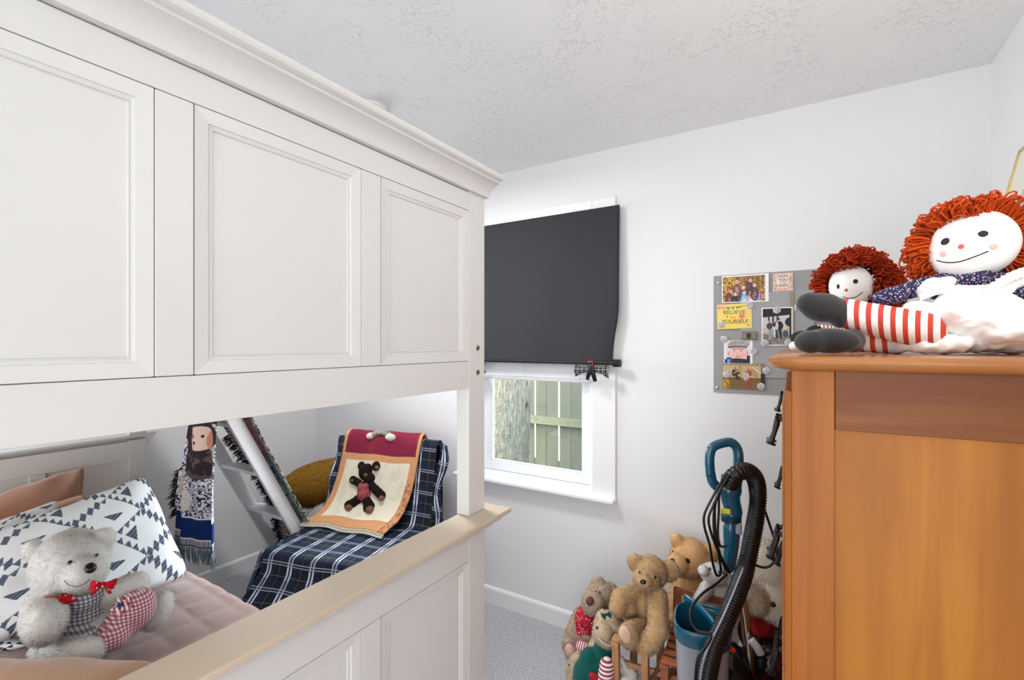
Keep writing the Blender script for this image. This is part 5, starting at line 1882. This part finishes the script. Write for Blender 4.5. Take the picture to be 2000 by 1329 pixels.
# golden jointed bear
gb = thing('teddy_bear', at(1262, 1262, Z=.375), 'golden jointed teddy bear with outstretched legs seated on the wooden toy chairs', 'teddy bear')
g = 1.90
_, TG = plush('body', [
    E(1270, 1118, g, 32, 30, 30), E(1262, 1132, g - .05, 26, 20, 26, 8), E(1258, 1136, g - .09, 15, 12, 14),
    E(1241, 1099, g + .01, 15, 16, 8, 20), E(1307, 1116, g + .0, 20, 20, 9, -20),
    E(1268, 1200, g + .01, 30, 52, 30), E(1256, 1180, g, 20, 36, 26),
    L((1248, 1156, g), 15, (1212, 1168, g - .03), 16), L((1212, 1168, g - .03), 16, (1206, 1188, g - .05), 14), E(1220, 1186, g - .02, 26, 18, 18, -6),
    L((1284, 1166, g - .07), 18, (1286, 1232, g - .14), 18), L((1286, 1232, g - .14), 18, (1272, 1252, g - .15), 19),
    L((1262, 1222, g - .03), 15, (1232, 1232, g - .12), 15), E(1262, 1258, g - .14, 21, 18, 22, 20),
    E(1228, 1243, g - .14, 19, 23, 16, 12), L((1240, 1165, g - .0), 13, (1242, 1215, g), 14),
], GOLDF, gb, .005, 2, fur=52000, flen=.009, fw=.0007, comb=(0, 0, -.3), jit=.5)
plush('foot_pad', [E(1221, 1240, g - .168, 12, 17, 6, 12)], PADP, gb, .003, 3)
stud('eye', TG, 1278, 1129, 2.6, 4, mat('amber_eye', (48, 26, 18), .2), gb, .8, sink=-1.2)
stud('eye', TG, 1250, 1120, 2.0, 3.2, MATS['amber_eye'], gb, .8, sink=-1.2)
stud('nose', TG, 1256, 1137, 6, 4.5, BLACKP, gb, .6, sink=-1.0)

# big apricot bear against the wall
ab = thing('teddy_bear', at(1345, 1250, Y=2.02), 'large apricot teddy bear with one raised ear leaning against the wall, behind the golden bear', 'teddy bear')
g = 2.05
_, TB = plush('body', [
    E(1346, 1090, g, 38, 38, 34), E(1322, 1102, g - .06, 20, 18, 28, -10), E(1368, 1100, g - .02, 24, 24, 26),
    E(1322, 1056, g + .0, 13, 14, 9, 30), E(1384, 1082, g + .0, 20, 20, 12, -20),
    E(1348, 1165, g + .02, 40, 55, 38), E(1335, 1190, g + .0, 30, 50, 34), E(1352, 1215, g - .02, 40, 42, 34), L((1330, 1215, g - .02), 24, (1325, 1235, g - .12), 18),
], TANF, ab, .006, 5, fur=34000, flen=.007, fw=.0007, jit=.4)
stud('nose', TB, 1314, 1098, 5, 6, BLACKP, ab, .6, sink=-.9)
stud('eye', TB, 1342, 1096, 6, 4.4, MATS['amber_eye'], ab, .6, roll=-20, sink=-.7)
stud('eye', TB, 1315, 1079, 2.2, 4, MATS['amber_eye'], ab, .6, sink=-.9)

# long-nosed bear with red dotted shirt
lb = thing('teddy_bear', at(1150, 1300, Z=.0), 'greige teddy bear with big brown nose and red dotted top, at the pile\'s left', 'teddy bear')
g = 2.06
_, TLb = plush('body', [
    E(1172, 1165, g, 28, 26, 26), E(1158, 1178, g - .05, 22, 20, 26, 10), E(1176, 1192, g - .02, 24, 14, 22), E(1188, 1160, g + .02, 22, 20, 22),
    E(1168, 1138, g + .01, 13, 11, 8, 10), E(1196, 1158, g + .03, 10, 12, 8),
    E(1152, 1222, g + .02, 28, 40, 28), L((1134, 1200, g + .02), 13, (1118, 1236, g + .0), 13), L((1122, 1240, g), 13, (1150, 1244, g - .04), 11),
    E(1113, 1260, g - .02, 15, 18, 14, 20), E(1120, 1275, g - .04, 17, 14, 14), E(1150, 1270, g, 34, 28, 28),
], GREYB, lb, .005, 5, fur=30000, flen=.008, fw=.0007, jit=.45)
plush('dotted_top', [E(1151, 1216, g + .004, 31, 34, 30, 14), E(1150, 1206, g - .01, 24, 22, 28, 8), E(1136, 1232, g - .006, 12, 18, 20, 10)], dotted('red_white_dots', (178, 30, 50), (236, 214, 214), 90, .26), lb, .005, 4)
plush('striped_shorts', [E(1142, 1262, g - .03, 22, 18, 26, 20), E(1165, 1262, g - .02, 20, 20, 26)], plaid('red_white_stripe', (240, 232, 232), [(.5, .5, (170, 34, 66), .95)], [], (.010, .010), coords='Object', axes=('X', 'Z')), lb, .005, 3)
plush('foot', [E(1114, 1272, g - .07, 10, 14, 10, 20)], mat('pink_pad', (214, 170, 158), .85), lb, .004, 3)
stud('nose', TLb, 1153, 1176, 8.5, 8.5, mat('brown_nose', (92, 56, 52), .45), lb, .8, sink=-.5)
stud('eye', TLb, 1171, 1159, 2.2, 2.6, BLACKP, lb, .8, sink=-1.0)
stud('eye', TLb, 1163, 1157, 1.8, 2.0, BLACKP, lb, .8, sink=-1.0)

# bear in green pinafore and striped tights
gr = thing('teddy_bear', at(1165, 1329, Z=.0), 'cream teddy bear in a dark green pinafore slumped beside the toy chair leg', 'teddy bear')
g = 1.90
_, TGr = plush('body', [
    E(1190, 1224, g, 30, 26, 26), E(1178, 1238, g - .04, 20, 20, 22, -20), E(1186, 1250, g - .04, 16, 14, 18), E(1176, 1202, g + .02, 10, 10, 8),
    E(1176, 1290, g, 30, 50, 26), E(1172, 1340, g - .02, 40, 30, 30),
], CREAM, gr, .005, 5, fur=28000, flen=.008, fw=.0007, jit=.45)
TEAL = mat('bottle_green_cloth', (12, 84, 78), .8, spec=.15, bump=(22, .4, .01), sheen=.2)
plush('pinafore', [E(1176, 1296, g - .02, 32, 46, 28, -14), E(1160, 1320, g - .04, 42, 38, 30, -10), E(1150, 1292, g - .03, 20, 26, 22, -10), E(1180, 1268, g - .02, 22, 22, 26), E(1150, 1334, g - .05, 34, 20, 26, -20)], TEAL, gr, .005, 4)
plush('tights', [L((1186, 1300, g - .09), 15, (1180, 1350, g - .12), 17)], plaid('maroon_stripe', (240, 232, 232), [], [(.5, .5, (150, 30, 60), .95)], (.0125, .0125), coords='Object', axes=('X', 'Z')), gr, .004, 3)
plush('red_pocket', [E(1160, 1324, g - .105, 12, 8, 6, -35)], mat('red_felt', (176, 36, 44), .9), gr, .004, 3)
MB().tube(cr([at(1170, 1249, D=g - .095), at(1181, 1259, D=g - .10), at(1192, 1262, D=g - .09)], 5), .0028, 8).build('collar', WHT, gr, smooth=True)
bow('bow', 1184, 1200, g - .03, 10, TEAL, gr, 20)
stud('eye', TGr, 1167, 1228, 2.6, 3.2, BLACKP, gr, .8, sink=-1.0)

# lower cream plush face at the far left bottom
lo = thing('plush_dog', at(1126, 1329, Z=.0), 'cream plush animal face on the carpet below the dotted bear', 'plush toy')
g = 1.97
_, TLo = plush('body', [E(1124, 1306, g - .02, 15, 32, 18, -14), E(1120, 1322, g - .02, 14, 22, 18), E(1140, 1340, g, 30, 24, 24)], CREAM, lo, .005, 4, fur=12000, flen=.008, fw=.0007, jit=.45)
stud('eye', TLo, 1113, 1300, 1.8, 2.6, BLACKP, lo, .8, sink=-1.0)

# white bunny under the chair
bu = thing('plush_bunny', at(1226, 1335, Z=.0), 'little white plush bunny with tall ears between the toy chair legs', 'plush toy')
g = 1.80
plush('body', [E(1234, 1316, g, 12, 13, 14), E(1226, 1328, g - .01, 14, 10, 14), L((1224, 1310, g), 6, (1213, 1286, g + .01), 4), L((1217, 1312, g + .01), 5, (1211, 1292, g + .02), 4), E(1228, 1356, g, 20, 34, 20)], WHT, bu, .003, 3, fur=9000, flen=.006, fw=.0006, jit=.45)

# small white bear held by the apricot one
sw = thing('teddy_bear', at(1395, 1190, Y=1.98), 'small white teddy bear with pale snout behind the cleaner handle', 'teddy bear')
g = 1.84
_, TS = plush('body', [E(1394, 1122, g, 26, 20, 22, -8), E(1374, 1115, g - .03, 10, 9, 14, -10), E(1398, 1165, g + .01, 34, 34, 26), E(1418, 1108, g + .01, 10, 9, 8), L((1380, 1150, g - .02), 12, (1366, 1172, g - .06), 11)], WHT, sw, .005, 4, fur=16000, flen=.006, fw=.0006, jit=.45)
stud('eye', TS, 1386, 1113, 2.4, 3.2, BLACKP, sw, .8, sink=-1.0)
stud('eye', TS, 1404, 1119, 2.6, 3.4, BLACKP, sw, .8, sink=-1.0)
stud('nose', TS, 1412, 1120, 2.8, 3, BLACKP, sw, .8, sink=-1.0)

# huge shaggy plush animal
sg = thing('plush_dog', at(1500, 1200, Y=2.02), 'huge shaggy greige plush animal lying by the wall, behind the chest', 'plush toy')
g = 1.80
_, TD = plush('body', [E(1502, 1118, g + .02, 66, 56, 62), E(1512, 1155, g - .02, 62, 46, 60), E(1470, 1168, g - .08, 30, 24, 34, -16), E(1458, 1158, g - .08, 20, 20, 28), E(1530, 1110, g + .04, 56, 52, 50), E(1520, 1185, g - .06, 50, 22, 46, -8)], SHAG, sg, .007, 4, fur=46000, flen=.016, fw=.0009, comb=(-.1, 0, -.5), jit=.6)
stud('eye', TD, 1509, 1179, 6.5, 5.0, BLACKP, sg, .7, roll=-30, sink=-1.6)
_, _t = plush('under_body', [E(1500, 1330, g + .06, 70, 110, 60)], SHAG, sg, .012, 3)

# red buffalo check cushion and garment
BUF = plaid('buffalo_check', (158, 28, 30), [(.5, .5, (14, 10, 12), .68)], [(.5, .5, (14, 10, 12), .68)], (.105, .105), coords='Object', axes=('X', 'Z'), rot=.5, rough=.9)
me = blob_mesh([E(1492, 1244, 1.76, 54, 44, 34, -20), E(1500, 1330, 1.74, 60, 60, 30)], .006, 5)
tag(link_mesh('check_cushion', me, None, BUF), 'red and black buffalo check cushion under the shaggy plush animal', 'cushion')

# ------------------------------------------------------------------ carpet cleaner
TEALP = mat('teal_plastic', (10, 84, 110), .18, spec=.6, coat=.6)
BLKP = mat('black_plastic', (18, 18, 20), .3, spec=.5)
GREYP = mat('clear_grey_tank', (150, 151, 160), .22, spec=.5, coat=.3)
CHR = mat('chrome_tube', (200, 196, 190), .18, metal=1.0)
vc = thing('carpet_cleaner', at(1420, 1400, Z=.0), 'teal and black upright carpet cleaner with corrugated hose and wound cord', 'carpet cleaner')
V = 1.66


def T3(pts, n=8, closed=False): return cr([at(p[0], p[1], D=p[2]) for p in pts], n, closed)


# loop grip
gl = T3([(1388, 930, V), (1386, 896, V), (1392, 875, V), (1412, 866, V), (1430, 866, V + .0), (1441, 882, V), (1441, 915, V), (1432, 950, V)], 8)
rr_ = []
n_ = len(gl)
for i in range(n_):
    t = i / (n_ - 1)
    w = .0135 + .013 * max(0, (t - .5) * 2)
    rr_.append((w, .0165))
b = MB().tube(gl, rr_, 16, flat=_FV)
lo2 = T3([(1388, 925, V), (1392, 942, V), (1404, 954, V), (1418, 962, V)], 6)
b.tube(lo2, [(.0135, .0165)] * 12 + [(.012, .016)] * 7, 16, flat=_FV)
b.build('grip_handle', TEALP, vc, smooth=True)
nk = T3([(1430, 930, V), (1427, 955, V), (1427, 975, V), (1432, 1000, V), (1430, 1012, V), (1429, 1040, V), (1428, 1070, V), (1425, 1100, V), (1424, 1116, V)], 6)
rad = [.036, .037, .036, .036, .036, .036, .038, .038, .037, .036, .034, .033, .032, .032, .031, .031, .031, .031, .031, .031, .030, .030, .030, .029, .026, .026, .026, .026, .026, .026, .025, .024, .023, .022, .021, .020]
rad = [rad[min(i, len(rad) - 1)] for i in range(len(nk))]
for i in range(28, len(nk)): rad[i] = .030 - (i - 28) * .0006
MB().tube(nk, [(r_ * .82, r_) for r_ in rad], 20, flat=_FV).build('handle_neck', TEALP, vc, smooth=True)
c0 = at(1425, 1014, D=V)
MB().tube(T3([(1428, 1008, V), (1428, 1018, V)], 4), .0335, 22).build('dark_collar', mat('dark_teal', (10, 50, 66), .3), vc, smooth=True, autosmooth=40)
R, F, cp = ray_axes(1418)
MB().obox(at(1417, 999, D=V - .032), R * .0155, F * .004, (0, 0, .0085)).build('yellow_label', mat('yellow_label', (226, 214, 54), .4), vc, bevel=.002)
MB().obox(at(1443, 1033, D=V - .026), R * .010, F * .010, (0, 0, .020)).build('grey_button', mat('grey_button', (150, 152, 158), .35), vc, bevel=.007, seg=4)
# hose socket and hose
def ribbed(name, pts, r, pitch, amp, m, parent):
    P = cr(pts, 14)
    # resample evenly
    L_ = [0]
    for i in range(1, len(P)): L_.append(L_[-1] + (P[i] - P[i - 1]).length)
    n = int(L_[-1] / (pitch / 4))
    Q = []; j = 1
    for i in range(n + 1):
        s = L_[-1] * i / n
        while j < len(L_) - 1 and L_[j] < s: j += 1
        t = (s - L_[j - 1]) / max(1e-9, L_[j] - L_[j - 1])
        Q.append(P[j - 1].lerp(P[j], t))
    rad = [r + amp * (.5 + .5 * cos(2 * pi * i / 4)) for i in range(n + 1)]
    return MB().tube(Q, rad, 20).build(name, m, parent, smooth=True)
ribbed('hose', [at(*p[:2], D=p[2]) for p in [(1424, 946, V - .05), (1436, 928, V - .075), (1456, 920, V - .07), (1474, 934, V - .05), (1480, 965, V - .04), (1477, 1005, V - .05), (1468, 1055, V - .08), (1456, 1110, V - .11),
       (1437, 1165, V - .17), (1416, 1215, V - .21), (1397, 1258, V - .235), (1386, 1295, V - .24), (1380, 1335, V - .24), (1384, 1380, V - .23), (1400, 1420, V - .20)]],   .0245, .0088, .0042, BLKP, vc)
MB().tube(T3([(1452, 1110, V - .145), (1432, 1160, V - .20), (1410, 1210, V - .24), (1388, 1255, V - .265), (1373, 1295, V - .27), (1366, 1340, V - .27)], 6), .0032, 8).build('hose_highlight', mat('hose_highlight_grey', (150, 156, 176), .25), vc, smooth=True)  # thin pale strip painted in as the highlight along the hose
# chrome tube and body
MB().tube(T3([(1432, 1112, V), (1450, 1180, V - .01), (1459, 1240, V - .02), (1463, 1275, V - .02), (1466, 1330, V), (1466, 1400, V)], 6), .0165, 18).build('chrome_tube', CHR, vc, smooth=True)
plush('motor_body', [E(1478, 1268, V + .01, 22, 16, 22), E(1498, 1276, V + .02, 20, 12, 18), E(1428, 1290, V + .02, 26, 34, 34), E(1430, 1330, V, 44, 40, 46), E(1460, 1290, V + .02, 22, 24, 26), E(1450, 1420, V, 90, 60, 90), E(1452, 1370, V, 50, 50, 50), E(1480, 1300, V + .02, 22, 16, 20)], BLKP, vc, .006, 3)
MB().bar(at(1418, 1262, D=V - .06), at(1434, 1274, D=V - .06), .012, .02).build('orange_latch', mat('orange_plastic', (232, 84, 40), .35), vc, bevel=.003)
MB().tube(T3([(1426, 1276, V - .07), (1426, 1302, V - .07)], 3), .010, 14).build('grey_clip', mat('clip_grey', (86, 86, 88), .4), vc, smooth=True, autosmooth=40)
MB().tube(T3([(1466, 1250, V - .05), (1478, 1264, V - .06), (1486, 1278, V - .06)], 5), [(.014, .010)] * 11, 16, flat=(0, 0, 1)).build('wand_clip', mat('pale_grey_plastic', (178, 180, 184), .35), vc, smooth=True)
# tank with open teal rim
tc0 = Vector((-.298, 1.665, 0))
tax, tay = Vector((cos(radians(10)), sin(radians(10)), 0)), Vector((-sin(radians(10)), cos(radians(10)), 0))
def sq(a, rx, ry, p=3.2):
    c_, s_ = cos(a), sin(a)
    k = (abs(c_) ** p + abs(s_) ** p) ** (-1 / p)
    return c_ * k * rx, s_ * k * ry
def tankring(z, rx, ry, n=40):
    return [tc0 + tax * x + tay * y + Vector((0, 0, z)) for x, y in (sq(2 * pi * i / n, rx, ry) for i in range(n))]
def loft(rings, close_bottom=True):
    n = len(rings[0]); vs = [p for r_ in rings for p in r_]
    fs = [(i * n + k, i * n + (k + 1) % n, (i + 1) * n + (k + 1) % n, (i + 1) * n + k) for i in range(len(rings) - 1) for k in range(n)]
    if close_bottom: fs.append(tuple(range(n))[::-1])
    return MB().add(vs, fs)
ZT = .572
loft([tankring(.06, .060, .070), tankring(.09, .068, .078), tankring(.30, .076, .086), tankring(ZT - .050, .082, .092)]).build('clear_tank', GREYP, vc, smooth=True, autosmooth=50)
loft([tankring(ZT - .051, .0825, .0925), tankring(ZT - .042, .087, .097), tankring(ZT - .008, .090, .100), tankring(ZT, .088, .098), tankring(ZT + .002, .083, .093), tankring(ZT - .008, .078, .088), tankring(ZT - .08, .072, .082)], False).build('tank_rim', TEALP, vc, smooth=True, autosmooth=50)
loft([tankring(ZT - .085, .074, .084), tankring(ZT - .078, .072, .082)]).build('tank_filter', mat('dark_filter', (40, 40, 44), .7), vc)
MB().tube(cr([tc0 + tax * .0 + tay * .072 + Vector((-.045, 0, ZT - .01)), tc0 + tay * .062 + Vector((-.05, 0, ZT + .022)), tc0 + tay * .0 + Vector((.015, 0, ZT + .016)), tc0 - tay * .075 + Vector((.070, 0, ZT - .01))], 8), [(.008, .016)] * 25, 14, flat=(0, 0, 1)).build('carry_handle', TEALP, vc, smooth=True)
# cord loops
b = MB()
CO = .0042
lp = V - .075
def cord(pts): b.tube(T3(pts, 8), CO, 8)
cord([(1452, 912, lp), (1436, 914, lp), (1420, 926, lp), (1404, 950, lp), (1390, 975, lp), (1376, 1005, lp), (1376, 1030, lp), (1386, 1065, lp), (1392, 1100, lp + .02), (1400, 1124, lp + .03), (1408, 1118, lp + .03), (1404, 1085, lp), (1396, 1050, lp), (1394, 1010, lp), (1400, 970, lp), (1418, 938, lp), (1440, 918, lp - .01), (1456, 915, lp)])
cord([(1450, 914, lp - .01), (1428, 924, lp - .01), (1410, 952, lp - .01), (1392, 990, lp - .01), (1384, 1015, lp - .01), (1390, 1045, lp - .01), (1404, 1080, lp), (1418, 1105, lp + .02), (1426, 1118, lp + .03), (1416, 1110, lp + .02), (1400, 1060, lp), (1396, 1020, lp), (1398, 980, lp - .01), (1412, 946, lp - .01)])
cord([(1446, 916, lp), (1424, 930, lp), (1406, 960, lp), (1404, 1000, lp), (1402, 1040, lp), (1406, 1066, lp), (1418, 1068, lp + .03)])
cord([(1420, 1122, lp + .02), (1400, 1140, lp - .02), (1372, 1160, lp - .06), (1352, 1185, lp - .13), (1349, 1210, lp - .15), (1362, 1232, lp - .17), (1388, 1240, lp - .19), (1380, 1262, lp - .205), (1364, 1285, lp - .21), (1358, 1335, lp - .21), (1360, 1400, lp - .2)])
cord([(1490, 985, V - .04), (1498, 1010, V - .02), (1508, 1040, V - .02), (1516, 1068, V - .04)])
cord([(1462, 1090, V - .04), (1480, 1106, V - .04), (1500, 1108, V - .05), (1514, 1094, V - .06), (1520, 1070, V - .08)])
cord([(1474, 1252, V), (1490, 1258, V), (1498, 1290, V), (1506, 1335, V), (1506, 1400, V)])
cord([(1478, 1250, V + .02), (1500, 1250, V + .02), (1514, 1262, V + .02)])
b.build('power_cord', BLKP, vc, smooth=True)
# black bracket behind
plush('tool_holder', [E(1500, 1268, V - .01, 20, 10, 12), E(1486, 1290, V, 16, 26, 14)], BLKP, vc, .005, 2)

# white round fixture peeking above the bed crown
cf = MB().lathe([(0, 0), (.07, 0), (.07, -.008), (.064, -.016), (.058, -.020), (.054, -.034), (.038, -.046), (.016, -.052), (0, -.053)], (-1.52, 1.35, ZC), (0, 0, 1), 40)
tag(cf.build('ceiling_light', mat('opal_glass', (242, 240, 236), .3), smooth=True, autosmooth=40), 'small white round ceiling fixture peeking over the crown of the bed', 'ceiling light')
